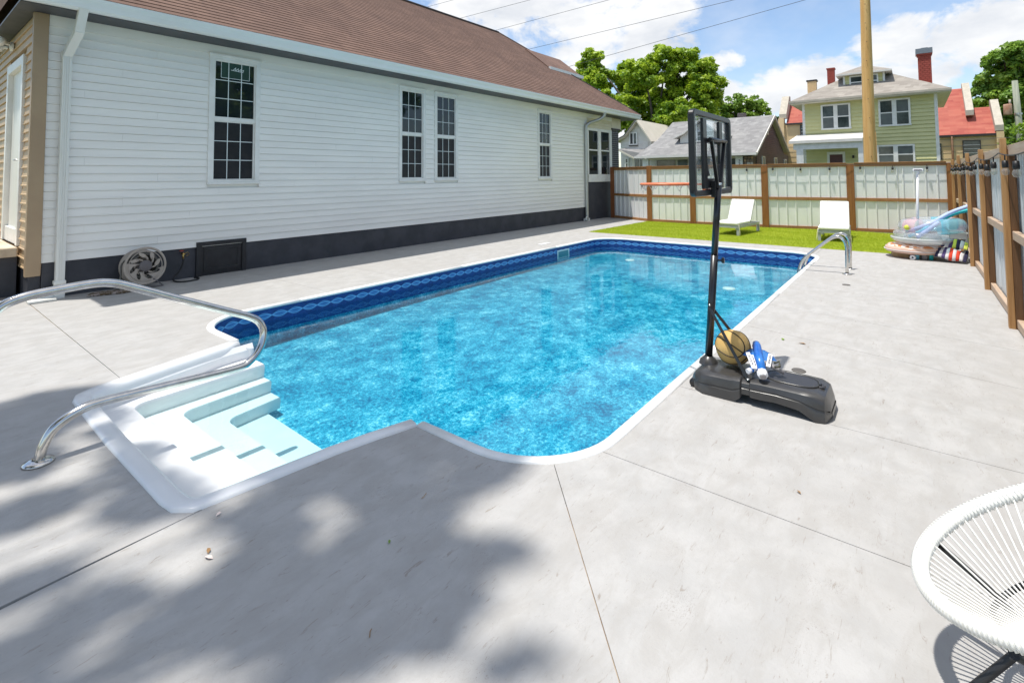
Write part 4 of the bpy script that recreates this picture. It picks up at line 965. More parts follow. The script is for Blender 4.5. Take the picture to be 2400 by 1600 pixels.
br_.prism([(4.09, BY-.02, 1.64), (4.15, BY-.02, 1.64), (4.09, BY-.02, 1.74)], (0, .022, 0)); br_.prism([(4.42, BY-.02, 1.64), (4.37, BY-.02, 1.64), (4.42, BY-.02, 1.74)], (0, .022, 0))
br_.build('board_brace', 'black_plastic', hoop, bevel=.004)
am = MB(); am.beam(pt_+Vector((-.02, 0, -.04)), (4.115, BY-.045, 1.935), .026, .026, (0, 1, 0)); am.beam(pt_+Vector((.035, 0, -.04)), (4.47, BY-.045, 1.92), .026, .03, (0, 1, 0)); am.cyl((4.08, BY-.045, 1.93), (4.51, BY-.045, 1.93), .017, 10)
am.build('board_arm', 'black_metal', hoop, bevel=.004)
mp_ = MB(); mp_.box(4.14, 4.25, BY-.06, BY-.024, 1.47, 1.60)
for dz in (.0, .04, .08):
    mp_.lathe((4.148, BY-.062, 1.49+dz), [(.006, 0), (0, .006)], 8, (0, -1, 0))
mp_.build('pole_bracket', 'black_metal', hoop, bevel=.003)
MB().lathe(pt_, [(.0265, -.02), (.0265, .002), (0, .003)], 16, ax).build('pole_cap', 'bolt', hoop)
rc = Vector((4.235, 1.665, 1.572)); rr_ = .215
rimm = MB(); rimm.tube([(rc.x+rr_*math.cos(t), rc.y+rr_*math.sin(t), rc.z) for t in np.linspace(0, 2*PI, 41)[:-1]], .011, 8, closed=True)
rimm.box(4.16, 4.31, BY+.024, BY+.05, 1.52, 1.60); rimm.beam((4.20, BY+.04, 1.572), (4.18, 1.49, 1.572), .02, .012); rimm.beam((4.27, BY+.04, 1.572), (4.29, 1.49, 1.572), .02, .012)
rimo = rimm.build('rim', 'rim', hoop)
nt = MB()
for k in range(12):
    t = 2*PI*k/12+.2; p = rc+Vector((rr_*math.cos(t), rr_*math.sin(t), -.01)); q = rc+Vector((rr_*math.cos(t+.26), rr_*math.sin(t+.26), -.01)); b = (p+q)/2+Vector((0, 0, -.035-.02*random.random()))
    nt.tube([p, b, q], .0035, 5)
nt.build('net', 'net', rimo)
# ball on the base
bl = thing('basketball', 'faded tan basketball resting on the hoop base against the pole', 'basketball', (4.20, 1.146, .17))
bc = Vector((4.20, 1.146, .303)); R_ = .130
bm = bmesh.new(); bmesh.ops.create_uvsphere(bm, u_segments=40, v_segments=24, radius=R_)
me = bpy.data.meshes.new('ball_cover'); 
for f in bm.faces: f.smooth = True
bm.to_mesh(me); bm.free(); me.materials.append(MT['ball']); o = bpy.data.objects.new('ball_cover', me); COL.objects.link(o); o.parent = bl; o.location = bc-bl.location
e1 = Vector((.35, .80, .22)).normalized(); e2 = Vector((-.75, .3, .55)); e2 = (e2-e1*e2.dot(e1)).normalized(); e3 = e1.cross(e2)
RS = R_*1.002
def seam(fn): MB().tube([bc+(e1*v[0]+e2*v[1]+e3*v[2]).normalized()*RS if 0 else bc+(e1*v[0]+e2*v[1]+e3*v[2])*RS for v in map(fn, np.linspace(0, 2*PI, 61)[:-1])], .0046, 6, closed=True).build('seam', 'seam', bl)
seam(lambda t: (math.cos(t), math.sin(t), 0)); seam(lambda t: (math.cos(t), 0, math.sin(t)))
for sg in (1, -1):
    def fn(t, sg=sg):
        y, z = .80*math.cos(t), .80*math.sin(t); v = Vector((0, 0, 0)); a = sg*.62+ -sg*.22*math.cos(2*t)
        v = Vector((math.cos(t)*math.cos(a), math.sin(a), math.sin(t)*math.cos(a))); return v
    seam(fn)

# blue and white water toy on the base
ty = thing('pool_toy', 'blue and white water squirt toy with clear hood lying on the hoop base', 'toy', (4.15, .93, .17))
TT = Vector((4.20, .975, .345)); TB = Vector((3.985, .895, .240)); td = (TT-TB).normalized()
MB().tube([TB, TB.lerp(TT, .5), TT, TT+td*.03], [.031, .032, .032, .026], 14).build('barrel', 'toy_blue', ty)
MB().lathe(TB-td*.05, [(0, 0), (.027, 0), (.035, .012), (.035, .045), (.030, .052)], 8, td, smooth=False).build('barrel_cap', 'toy_white', ty)
MB().lathe(TB-td*.056, [(0, 0), (.021, .0), (.022, .006), (0, .006)], 8, td, smooth=False).build('nozzle', 'toy_grey', ty)
side = td.cross(Vector((0, 0, 1))).normalized(); upv = side.cross(td)
hood = MB(); rowsH = []
for i in range(9):
    a = -1.15+2.5*i/8
    rowsH.append([TB.lerp(TT, .35)+td*(.155*math.cos(a)*math.cos(b_))+side*(.125*math.sin(a)*math.cos(b_))+upv*(.026*math.sin(b_)-.014) for b_ in np.linspace(-.2, 1.45, 7)])
nH = 7; hood.add([p for r in rowsH for p in r], [(i*nH+k, i*nH+k+1, (i+1)*nH+k+1, (i+1)*nH+k) for i in range(8) for k in range(6)], True)
hood.build('hood', 'toy_clearblue', ty)
def strip(a, b, w, up, name='label_strip'):
    MB().beam(a, b, w, .008, up).build(name, 'toy_white', ty)
    a, b = Vector(a), Vector(b); ink = MB(); n = 7; d = (b-a); y = Vector(up).cross(d).normalized(); z = d.cross(y).normalized()
    if z.dot(Vector(up)) < 0: z = -z
    for i in range(n):
        p = a+d*(.16+.10*i)+z*.0055
        ink.obox(p, d, y, z, .0022, w*.26, .0008)
        if i % 2: ink.obox(p+d*.03+y*(w*.12), d, y, z, .004, .0018, .0008)
    ink.build('label_print', 'ink', ty)
c0 = TB.lerp(TT, .45)
strip(c0-side*.075+td*.05+upv*.012, c0-side*.050-td*.10+upv*.006, .028, upv)
strip(c0+side*.080+td*.05+upv*.012, c0+side*.046-td*.07+upv*.006, .028, upv)
strip(c0-side*.047+td*.03+upv*.008, c0-side*.035-td*.10+upv*.004, .018, upv)
tbx = MB(); t0 = TB+td*.05-side*.03-upv*.02; t1 = Vector((3.955, .985, .228)); tbx.cyl(t0, t0.lerp(t1, .45), .019, 12); tbx.build('side_tube', 'toy_white', ty)
MB().cyl(t0.lerp(t1, .45), t0.lerp(t1, .66), .0192, 12).build('tube_band', 'toy_blue', ty)
MB().cyl(t0.lerp(t1, .66), t1, .0185, 12).build('tube_end', 'toy_white', ty)
h0 = TB+td*.10+side*.035-upv*.01; h1 = Vector((4.105, .775, .222)); MB().tube([h0, h0.lerp(h1, .5), h1], [.016, .015, .014], 10).build('handle', 'toy_grey', ty)
MB().tube([c0+side*.095-td*.02, c0+side*.13+td*.0, c0+side*.125-td*.05, c0+side*.09-td*.06], .008, 8).build('trigger', 'toy_olive', ty)

# ================================================================== CHAISES
def chaise(label, fx, fy, ang, group='white sun loungers on the grass'):
    t = thing('sun_lounger', label, 'sun lounger', (fx, fy, 0), group)
    ca, sa = math.cos(ang), math.sin(ang)
    Lc = lambda a, b, z: (fx+ca*a-sa*b, fy+sa*a+ca*b, z)
    AX, AY, AZ = (ca, sa, 0), (-sa, ca, 0), (0, 0, 1)
    f = MB(); w = .31; ln = 1.62; zt = .285
    for b in (-w, w): f.obox(Lc(ln/2, b, zt-.035), AX, AY, AZ, ln/2, .022, .04)
    for a in (.02, ln-.02): f.obox(Lc(a, 0, zt-.035), AX, AY, AZ, .022, w-.022, .04)
    f.build('frame', 'chaise', t, bevel=.006)
    for a in (.05, ln-.05):
        for b in (-w+.01, w-.01):
            m = MB(); m.prism([Lc(a-.035, b-.035, zt-.075), Lc(a+.035, b-.035, zt-.075), Lc(a+.035, b+.035, zt-.075), Lc(a-.035, b+.035, zt-.075)], (0, 0, -.205)); m.build('leg', 'chaise', t, bevel=.006)
    for i in range(7): MB().obox(Lc(.12+.12*i, 0, zt+.002), AX, AY, AZ, .045, w-.025, .008).build('slat', 'chaise', t)
    sc = MB(); sc.obox(Lc(.455, 0, zt+.048), AX, AY, AZ, .475, w+.01, .036); sc.build('seat_cushion', 'cushion', t, bevel=.03, seg=4)
    e = math.radians(58); bd = (ca*math.cos(e), sa*math.cos(e), math.sin(e)); bn = (-ca*math.sin(e), -sa*math.sin(e), math.cos(e))
    c = Vector(Lc(.95, 0, zt+.05))+Vector(bd)*.345
    MB().obox(c, bd, AY, bn, .35, w+.01, .036).build('back_cushion', 'cushion', t, bevel=.03, seg=4)
    c2 = Vector(Lc(.99, 0, zt+.0))+Vector(bd)*.32
    MB().obox(c2+Vector(bn)*-.005, bd, AY, bn, .35, w-.01, .012).build('backrest', 'chaise', t, bevel=.004)
    MB().beam(Vector(Lc(1.42, 0, zt-.01)), c2+Vector(bd)*.12-Vector(bn)*.02, .04, .02).build('back_strut', 'chaise', t)
    for b in (-w-.012, w+.012):
        p = Vector(Lc(.04, b, zt+.03)); MB().tube([p, p+Vector((-.02, b*.05, -.10)), p+Vector((-.01, b*.08, -.2)), p+Vector((-.05, b*.12, -.285))], .008, 5).build('tie_string', 'tie', t)
    return t
chaise('white cushioned sun lounger behind the hoop pole, turned slightly aside', 14.38, 4.02, -.10)
chaise('white cushioned sun lounger behind the pool ladder, facing straight out', 14.40, 1.545, .075)

# ================================================================== STRING CHAIR
q_ = (2.322, -.430, .513, -1.266, .458, .466, .348)
ch = thing('string_chair', 'round white cord lounge chair with black metal legs at the lower right', 'chair', (2.3, -.42, 0))
cx, cy, cz, caz, csl, ca_, cb_ = q_
E1 = Vector((math.cos(caz), math.sin(caz), csl)); E2 = Vector((-math.sin(caz), math.cos(caz), 0)); CC = Vector((cx, cy, cz))
rimp = lambda t: CC+E1*(ca_*math.cos(t))+E2*(cb_*math.sin(t))
NR = CC and (E1.cross(E2)).normalized()
MB().tube([rimp(t) for t in np.linspace(0, 2*PI, 73)[:-1]], .0215, 12, closed=True).build('rim_wrap', 'cordwhite', ch)
wr = MB()
for k in range(220):
    t = 2*PI*k/220; c = rimp(t); tg = (rimp(t+.01)-rimp(t-.01)).normalized(); a = tg.orthogonal().normalized(); b = tg.cross(a)
    wr.tube([c+(a*math.cos(u)+b*math.sin(u))*.0225+tg*(.003*math.cos(u)) for u in np.linspace(0, 2*PI, 9)[:-1]], .0042, 4, closed=True)
stuff(wr.build('cord_wrapping', 'cordwhite', ch))
hub = CC+E1*(-.10)+Vector((0, 0, -.26)); low = .055
nC = 92; used = 0
for k in range(nC):
    t = 2*PI*k/nC; p = rimp(t); pin = p+(CC-p).normalized()*.012
    dirh = (p-hub); q = hub+Vector((dirh.x, dirh.y, dirh.z*.35)).normalized()*low
    mid_ = pin.lerp(q, .55)-Vector((0, 0, .018))
    MB().tube([pin, mid_, q], .0033, 5, caps=False).build('cord', 'cordwhite', ch)
MB().tube([hub+Vector((low*math.cos(t), low*math.sin(t), .008*math.sin(t))) for t in np.linspace(0, 2*PI, 25)[:-1]], .010, 8, closed=True).build('hub_ring', 'cordwhite', ch)
hp_ = [rimp(t)*.52+hub*.48-Vector((0, 0, .055)) for t in np.linspace(0, 2*PI, 25)[:-1]]
fm = MB(); fm.tube(hp_, .009, 8, closed=True); fm.build('support_ring', 'chair_metal', ch)
for t, foot in ((1.15, (2.08, -.02)), (2.45, (1.93, -.55)), (-1.2, (2.78, -.40)), (-2.4, (2.55, -.85))):
    a = rimp(t)-Vector((0, 0, .035)); 
    MB().tube([a, (hp_[int((t % (2*PI))/(2*PI)*24)]+Vector((0, 0, -.01))), Vector((*foot, .012))], .0125, 10).build('leg', 'chair_metal', ch)
ec = rimp(1.55)+Vector((-.02, .0, -.045)); MB().tube([ec, ec+Vector((.10, -.06, -.01))], .016, 10).build('end_cap', 'chair_metal', ch)

# ================================================================== NEIGHBOURING HOUSES (fronts run parallel to the far fence)
def clap(parent, x, y0, y1, z0, z1, exp, m, name='clapboard'):
    """far lap siding on a wall facing -X: one saw-tooth sheet"""
    n = round((z1-z0)/exp); e = (z1-z0)/n; mb = MB()
    for i in range(n):
        a, b = z0+i*e, z0+(i+1)*e
        mb.quad((x-.05, y0, a), (x-.05, y1, a), (x, y1, b), (x, y0, b)); mb.quad((x-.05, y0, a), (x-.05, y1, a), (x, y1, a), (x, y0, a))
    return stuff(mb.build(name, m, parent))
def clap_y(parent, y, poly_fn, z0, z1, exp, m):
    """far lap siding on a wall facing -Y; poly_fn(z) -> (x0, x1)"""
    n = round((z1-z0)/exp); e = (z1-z0)/n; mb = MB()
    for i in range(n):
        a, b = z0+i*e, z0+(i+1)*e; xa, xb = poly_fn(a), poly_fn(b)
        if xb[1]-xb[0] < .05: continue
        mb.quad((xa[0], y-.03, a), (xa[1], y-.03, a), (xb[1], y, b), (xb[0], y, b)); mb.quad((xa[0], y-.03, a), (xa[1], y-.03, a), (xa[1], y, a), (xa[0], y, a))
    return stuff(mb.build('clapboard', m, parent))
def far_window(parent, x, y0, y1, z0, z1, units=2, mfr='trim_white', panes=('blind', 'far_glass'), gap=.20, sash=True, fw=.09, name='window'):
    f = MB(); f.box(x-.07, x+.02, y0-fw, y1+fw, z1, z1+fw); f.box(x-.08, x+.02, y0-fw-.02, y1+fw+.02, z0-fw, z0)
    w = (y1-y0-gap*(units-1))/units
    f.box(x-.07, x+.02, y0-fw, y0, z0, z1); f.box(x-.07, x+.02, y1, y1+fw, z0, z1)
    for u in range(1, units): f.box(x-.07, x+.02, y0+u*w+(u-1)*gap, y0+u*(w+gap), z0, z1)
    fo_ = f.build(name, mfr, parent); zm = (z0+z1)/2
    for u in range(units):
        a, b = y0+u*(w+gap), y0+u*(w+gap)+w
        if sash: MB().box(x-.055, x-.02, a, b, zm-.03, zm+.03).build('sash', mfr, fo_)
        for k, (za, zb) in enumerate(((zm+.032, z1-.002), (z0+.002, zm-.032)) if sash else ((z0+.002, z1-.002),)):
            MB().box(x-.045+.015*(1-k), x-.015, a+.002, b-.002, za, zb).build('pane', panes[(k+u) % len(panes)], fo_)
    return fo_
gh_ = thing('house', 'two-storey green-sided house with grey hip roof behind the utility pole', 'house', (37, 1.9, 0))
MB().box(34.03, 41, -1.10, 4.98, -.1, 5.90).build('wall', 'green_siding', gh_)
clap(gh_, 34.0, -1.0, 4.9, 3.0, 5.86, .20, 'green_siding'); clap(gh_, 34.0, -1.0, 2.05, .6, 3.0, .20, 'green_siding')
for y in (-1.14, 4.86): MB().box(33.96, 34.06, y, y+.14, .3, 5.86).build('corner_board', 'trim_white', gh_)
for a in ((2.71, 3.96, 4.27, 5.55), (.06, 1.26, 4.28, 5.58), (-.05, 1.40, 2.22, 3.10)): far_window(gh_, 33.98, *a)
eo = .6; ez = 5.93; P0 = .585
c1, c2, c3, c4 = (33.4, -1.66, ez), (33.4, 5.56, ez), (41.6, 5.56, ez), (41.6, -1.66, ez); a1, a2 = (37.0, 1.95, ez+P0*3.61), (38.0, 1.95, ez+P0*3.61)
rfm = MB(); rfm.quad(c1, c2, a1); rfm.quad(c2, c3, a2, a1); rfm.quad(c3, c4, a2); rfm.quad(c4, c1, a1, a2)
g_r = rfm.build('roof', 'shingle_tan', gh_); set_uv(g_r, lambda p: (p.y+p.x*.3, p.z*2))
MB().box(33.38, 41.62, -1.68, 5.58, ez-.16, ez-.005).build('eave', 'house_white', gh_)
MB().box(33.30, 33.38, -1.68, 5.58, ez-.11, ez+.0).build('gutter', 'stone_cap', gh_)
# dormer
dz = MB(); dz.box(35.0, 37, 1.06, 2.98, 6.25, 7.38); dmr = dz.build('dormer', 'green_siding', gh_)
clap(gh_, 34.98, 1.15, 2.9, 6.5, 7.36, .20, 'green_siding')
for y in (1.03, 2.90): MB().prism([(34.94, y, 6.42), (34.94, y+.10, 6.42), (34.94, y+.10+(-.06 if y > 2 else .06)*0, 7.36), (34.94, y, 7.36)], (.1, 0, 0)).build('corner_board', 'trim_white', dmr)
far_window(dmr, 34.96, 1.40, 2.62, 6.60, 7.22, fw=.07)
dr_ = MB(); q1, q2, q3, q4 = (34.6, .72, 7.42), (34.6, 3.30, 7.42), (37.4, 3.30, 7.42), (37.4, .72, 7.42); ap, ap2 = (35.9, 2.0, 8.02), (37.4, 2.0, 8.02)
dr_.quad(q1, q2, ap); dr_.quad(q2, q3, ap2, ap); dr_.quad(q4, q1, ap, ap2); dro_ = dr_.build('dormer_roof', 'shingle_tan', dmr); set_uv(dro_, lambda p: (p.y+p.x*.3, p.z*2))
MB().box(34.58, 37.4, .70, 3.32, 7.33, 7.415).build('dormer_eave', 'house_white', dmr)
MB().prism([(35.02, 1.05, 7.30), (35.02, 1.05, 6.45), (36.6, 1.05, 7.30)], (0, -.03, 0)).build('dormer_cheek', 'flash', dmr)
MB().prism([(35.02, 2.99, 7.30), (35.02, 2.99, 6.45), (36.6, 2.99, 7.30)], (0, .03, 0)).build('dormer_cheek', 'flash', dmr)
# porch
pr_ = MB(); pr_.prism([(32.1, 5.45, 3.36), (32.1, 5.45, 3.52), (33.97, 5.3, 3.95), (33.97, 5.3, 3.8)], (0, -3.45, 0)); gp_ = pr_.build('porch_roof', 'house_white', gh_)
MB().box(32.25, 32.45, 2.0, 5.25, 3.02, 3.36).build('porch_beam', 'trim_white', gh_)
MB().box(32.23, 32.47, 4.75, 5.10, -.1, 3.02).build('porch_column', 'trim_white', gh_); MB().box(32.23, 32.47, 2.0, 2.22, -.1, 3.02).build('porch_column', 'trim_white', gh_)
clap(gh_, 34.0, 2.05, 4.9, .6, 3.0, .20, 'green_siding')
fd_ = MB(); fd_.box(33.93, 34.0, 2.95, 3.07, .8, 2.75); fd_.box(33.93, 34.0, 3.70, 3.82, .8, 2.75); fd_.box(33.93, 34.0, 2.95, 3.82, 2.75, 2.90); fdo = fd_.build('front_door', 'trim_white', gh_)
MB().box(33.95, 33.99, 3.07, 3.70, .8, 2.75).build('door_leaf', 'door_red', fdo)
MB().box(33.9, 33.97, 2.52, 2.62, 2.52, 2.68).build('porch_lamp', 'dark_trim', gh_)
# chimneys
def bricks(parent, name, x, y0, y1, z0, z1, m, d=.6, cap=None):
    c = MB().box(x, x+d, y0, y1, z0, z1).build(name, m, parent)
    n = int((z1-z0)/.11); b = MB()
    for i in range(n):
        z = z0+i*(z1-z0)/n; k = 3; w = (y1-y0)/k; o = (i % 2)*w/2
        for j in range(k+1):
            a, e = max(y0, y0+j*w-o+.012), min(y1, y0+(j+1)*w-o-.012)
            if e-a > .02: b.box(x-.02, x, a, e, z+.012, z+(z1-z0)/n-.006)
    stuff(b.build('brickwork', m, c)); return c
cm = bricks(gh_, 'chimney', 36.2, -1.03, -.45, 6.1, 8.25, 'brick_red')
MB().box(36.12, 36.9, -1.07, -.41, 8.252, 8.33).build('corbel', 'brick_red', cm); MB().box(36.1, 36.95, -1.10, -.36, 8.332, 8.62).build('chimney_cap', 'flash', cm); MB().box(36.3, 36.7, -.9, -.6, 8.622, 8.68).build('flue', 'flash', cm)
cm = bricks(gh_, 'chimney', 39.3, 3.85, 4.25, 6.0, 8.62, 'brick_red', .5); MB().box(39.26, 39.85, 3.81, 4.29, 8.622, 8.70).build('corbel', 'brick_red', cm)
# gable-roofed church-like building with red roof behind
cb = thing('building', 'tan block building with red roof and stone gable parapets behind the green house', 'building', (49, 2, 0))
MB().box(45, 55, -4.62, 8.2, -.1, 4.1).build('wall', 'tan_block', cb)
for i in range(14): pass
jb = MB()
for i in range(9):
    z = .6+.4*i; jb.box(44.985, 45, -4.3, 8.0, z, z+.018)
stuff(jb.build('block_courses', 'stone_cap', cb))
def rroof(y0, y1, x0, z0, x1, z1, name='roof'):
    m = MB(); m.prism([(x0, y0, z0), (x1, y0, z1), (2*x1-x0, y0, z0)], (0, y1-y0, 0)); o = m.build(name, 'shingle_red', cb); set_uv(o, lambda p: (p.y, p.z*1.5)); return o
rroof(-3.0, -1.3+0, 44.9, 4.15, 48.6, 7.75); rroof(-4.3, -3.0, 44.9, 4.15, 47.2, 6.15); rroof(-1.3, 6.0, 46.5, 4.15, 49.5, 7.4); rroof(6.0, 7.75, 44.9, 4.15+1.5, 47, 7.55)
MB().box(45, 48, 6.0, 8.25, 4.1, 5.66).build('wing_wall', 'tan_block', cb)
MB().box(44.82, 44.9, -4.35, -1.3, 4.05, 4.20).build('gutter', 'dark_trim', cb); MB().box(44.82, 44.9, 6.0, 7.8, 5.55, 5.68).build('gutter', 'dark_trim', cb)
def parapet(y0, y1, pts, name='parapet'):
    MB().prism([(x, y0, z) for x, z in pts], (0, y1-y0, 0)).build(name, 'stone_cap', cb)
parapet(-3.38, -2.98, [(45.9, 5.55), (45.9, 5.9), (48.4, 8.1), (48.9, 8.1), (48.9, 7.6), (46.4, 5.5)])
parapet(-4.68, -4.28, [(44.8, 4.35), (44.8, 4.72), (46.9, 6.6), (47.4, 6.6), (47.4, 6.1), (45.4, 4.3)])
parapet(7.72, 8.25, [(44.9, 6.1), (44.9, 6.45), (46.4, 8.05), (46.9, 8.05), (46.9, 7.6), (45.5, 6.1)])
MB().box(44.8, 45.3, -4.68, -4.32, -.1, 4.3).build('pier', 'tan_block', cb); MB().box(44.8, 45.3, 7.9, 8.3, -.1, 6.1).build('pier', 'tan_block', cb)
for a in ((-3.52, -2.72, 2.70, 3.75), (-1.55, -1.25, 2.6, 3.6), (6.15, 6.75, 4.45, 5.45)):
    w = far_window(cb, 44.98, *a, units=1, mfr='dark_trim', panes=('far_glass',), sash=False, fw=.05)
    for k in range(3): MB().box(44.9, 44.93, a[0], a[1], a[2]+(k+1)*(a[3]-a[2])/4-.015, a[2]+(k+1)*(a[3]-a[2])/4+.015).build('bar', 'alu', w)
MB().cyl((44.85, -2.15, 0), (44.85, -2.15, 4.1), .06, 8).build('downpipe', 'post_darkbrown', cb)
bricks(cb, 'chimney', 50, 6.25, 6.9, 6.4, 9.65, 'tan_block', .6)
MB().box(49.95, 50.7, 6.18, 6.97, 9.652, 9.78).build('chimney_cap', 'dark_trim', cb)
# grey bungalow
gb = thing('house', 'grey-roofed bungalow with dark siding and front dormer behind the far fence', 'house', (39, 11.4, 0))
MB().box(34.6, 46.5, 7.73, 15.2, -.1, 2.95).build('wall', 'house_white', gb)
rz, rx = 5.80, 38.9
g2 = MB(); k1 = (36.1, 4.15)
g2.quad((33.3, 7.45, 2.98), (33.3, 15.35, 2.98), (36.3, 14.9, 4.3), (rx, 14.7, rz), (rx, 7.45, rz)); g2.quad((43.6, 7.45, 3.50), (43.6, 15.0, 3.50), (rx, 14.7, rz), (rx, 7.45, rz))
g2.quad((43.3, 7.6, 3.6), (43.3, 13, 3.6), (48.8, 13, 3.22), (48.8, 7.6, 3.22))
gr = g2.build('roof', 'shingle_grey', gb); set_uv(gr, lambda p: (p.y, p.x*.9)); 
MB().prism([(33.3, 7.44, 2.82), (33.3, 7.44, 2.98), (rx, 7.44, rz), (43.6, 7.44, 3.5), (43.6, 7.44, 3.34), (rx, 7.44, rz-.2)], (0, -.06, 0)).build('rake_board', 'house_white', gb)
MB().prism([(33.5, 7.44, 2.86), (rx, 7.44, rz-.22), (43.4, 7.44, 3.36), (43.4, 7.44, 3.30), (rx, 7.44, rz-.28), (33.5, 7.44, 2.80)], (0, .27, 0)).build('soffit', 'cream_wall', gb)
MB().box(33.15, 33.32, 7.4, 15.35, 2.84, 3.0).build('gutter', 'house_white', gb)
clap_y(gb, 7.71, lambda z: (34.6 if z < 2.9 else 34.6+(z-2.9)*1.62, 46.5 if z < 3.1 else max(36, 43.4-(z-3.2)*1.85)), .6, 5.5, .13, 'grey_siding')
for x0, x1, z0, z1 in ((35.9, 36.6, 2.1, 2.85), (39.6, 40.4, 2.1, 2.85), (43.1, 43.9, 2.1, 2.8), (45.5, 46.0, 2.1, 2.75), (37.5, 37.9, 4.35, 4.95)):
    f = MB(); f.box(x0, x1, 7.62, 7.70, z1-.09, z1); f.box(x0, x1, 7.62, 7.70, z0, z0+.09); f.box(x0, x0+.1, 7.62, 7.70, z0+.09, z1-.09); f.box(x1-.1, x1, 7.62, 7.70, z0+.09, z1-.09)
    fo2 = f.build('window', 'trim_white', gb); MB().box(x0+.1, x1-.1, 7.65, 7.69, z0+.09, z1-.09).build('pane', 'far_glass', fo2)
# stone corner pier: rubble stones
pi = MB().box(33.75, 34.6, 7.72, 8.28, -.1, 2.80).build('stone_pier', 'dark_trim', gb)
for i in range(7):
    z = 1.5+.185*i; y = 7.71
    while y < 8.26:
        wd = random.uniform(.12, .24); MB().box(33.70, 33.76, y+.012, min(8.29, y+wd)-.008, z+.012, z+.175).build('stone', random.choice(['stonewall', 'stone_cap', 'stonewall', 'bin_brown']), pi, bevel=.02); y += wd
MB().box(33.7, 33.95, 8.32, 8.75, -.1, 2.80).build('porch_column', 'trim_white', gb); MB().box(33.7, 33.95, 14.55, 14.98, -.1, 2.80).build('porch_column', 'trim_white', gb)
nm = MB()                                                            # dark house numbers on the right column
for dz0 in (2.52, 2.34):
    for i in range(7):
        a = .4+i*.62; p = Vector((33.695, 8.52+.045*math.cos(a), dz0+.05*math.sin(a))); q = Vector((33.695, 8.52+.045*math.cos(a+.62), dz0+.05*math.sin(a+.62))); nm.beam(p, q, .01, .028)
    nm.beam((33.695, 8.55, dz0-.07), (33.695, 8.48, dz0-.02), .01, .028)
nm.build('house_number', 'ink', gb)
MB().box(33.72, 33.92, 8.75, 14.55, 2.70, 2.82).build('porch_beam', 'cream_wall', gb)
for a, b, p in ((12.95, 14.25, 'far_glass'), (12.1, 12.75, 'blind'), (11.2, 11.85, 'far_glass'), (10.2, 10.85, 'blind'), (8.95, 9.35, 'far_glass')):
    MB().box(34.5, 34.57, a, b, 1.5, 2.68).build('window', p, gb)
MB().box(34.46, 34.60, 9.6, 10.1, 1.0, 2.68).build('porch_post', 'cream_wall', gb)
# front dormer with flared eaves
dd_ = MB(); dd_.prism([(35.1, 12.75, 3.78), (35.1, 9.75, 3.78), (35.1, 9.75, 4.3), (35.1, 11.3, 5.2), (35.1, 12.75, 4.3)], (2.4, 0, 0)); ddo = dd_.build('dormer', 'house_white', gb)
for sg, p in ((1, [(34.8, 11.3, 5.47), (34.8, 12.4, 4.62), (34.8, 13.15, 4.30), (34.8, 13.15, 4.20), (34.8, 12.4, 4.50), (34.8, 11.3, 5.34)]), (-1, [(34.8, 11.3, 5.47), (34.8, 10.2, 4.62), (34.8, 9.45, 4.30), (34.8, 9.45, 4.20), (34.8, 10.2, 4.50), (34.8, 11.3, 5.34)])):
    o = MB().prism(p, (3.2, 0, 0)).build('dormer_roof', 'house_white', ddo)
far_window(ddo, 35.08, 10.5, 12.1, 4.0, 4.6, units=3, panes=('far_glass', 'blind'))
bricks(gb, 'chimney', 39.2, 9.45, 9.95, 5.5, 6.15, 'grey_siding', .5)
# cream gabled house at the left
ch_ = thing('house', 'cream gabled house with twin attic window beyond the porch end', 'house', (42, 18, 0))
cgp = [(40, 16.9, -.1), (40, 19.75, -.1), (40, 19.75, 4.6), (40, 19.2, 4.9), (40, 18.05, 6.15), (40, 16.95, 4.5)]
MB().prism(cgp, (7, 0, 0)).build('wall', 'house_white', ch_)
clap(ch_, 39.99, 17.2, 19.7, 2.0, 4.5, .16, 'house_white')
for p in ([(39.5, 18.05, 6.35), (39.5, 19.2, 5.03), (39.5, 20.1, 4.62), (39.5, 20.1, 4.5), (39.5, 19.2, 4.90), (39.5, 18.05, 6.20)], [(39.5, 18.05, 6.35), (39.5, 16.75, 4.45), (39.5, 16.75, 4.30), (39.5, 18.05, 6.18)]):
    MB().prism(p, (8, 0, 0)).build('roof', 'cream_wall', ch_)
MB().tube([(39.47, 18.05, 6.37), (39.47, 19.2, 5.05), (39.47, 20.1, 4.64)], .035, 6).build('roof_edge', 'dark_trim', ch_)
w = far_window(ch_, 39.94, 18.25, 18.80, 4.32, 5.22, units=2, panes=('far_glass', 'dark_trim'), sash=False, gap=.08); MB().box(39.84, 39.94, 18.12, 18.92, 4.14, 4.22).build('sill', 'dark_trim', w)
w = far_window(ch_, 39.94, 19.08, 19.25, 2.35, 3.05, units=1, panes=('far_glass',))
cp = MB(); cp.prism([(38.6, 19.25, 3.85), (38.6, 19.25, 3.70), (38.6, 17.9, 3.0), (38.6, 17.9, 3.12)], (1.4, -.0, 0)); cp.prism([(38.6, 19.25, 3.85), (40, 19.2, 3.95), (40, 16.5, 3.75), (38.7, 16.8, 3.35), (38.6, 17.9, 3.12)], (0, 0, .03)); cp.build('porch_roof', 'shingle_grey', ch_)
MB().beam((38.55, 19.30, 3.80), (38.55, 17.85, 3.05), .04, .14).build('porch_rake', 'cream_wall', ch_)
MB().box(38.9, 40, 16.5, 18.2, -.1, 3.05).build('porch_wall', 'cream_wall', ch_)
for a, b in ((17.6, 17.95), (17.1, 17.5)): MB().box(38.85, 38.92, a, b, 1.6, 2.95).build('porch_window', 'far_glass', ch_)

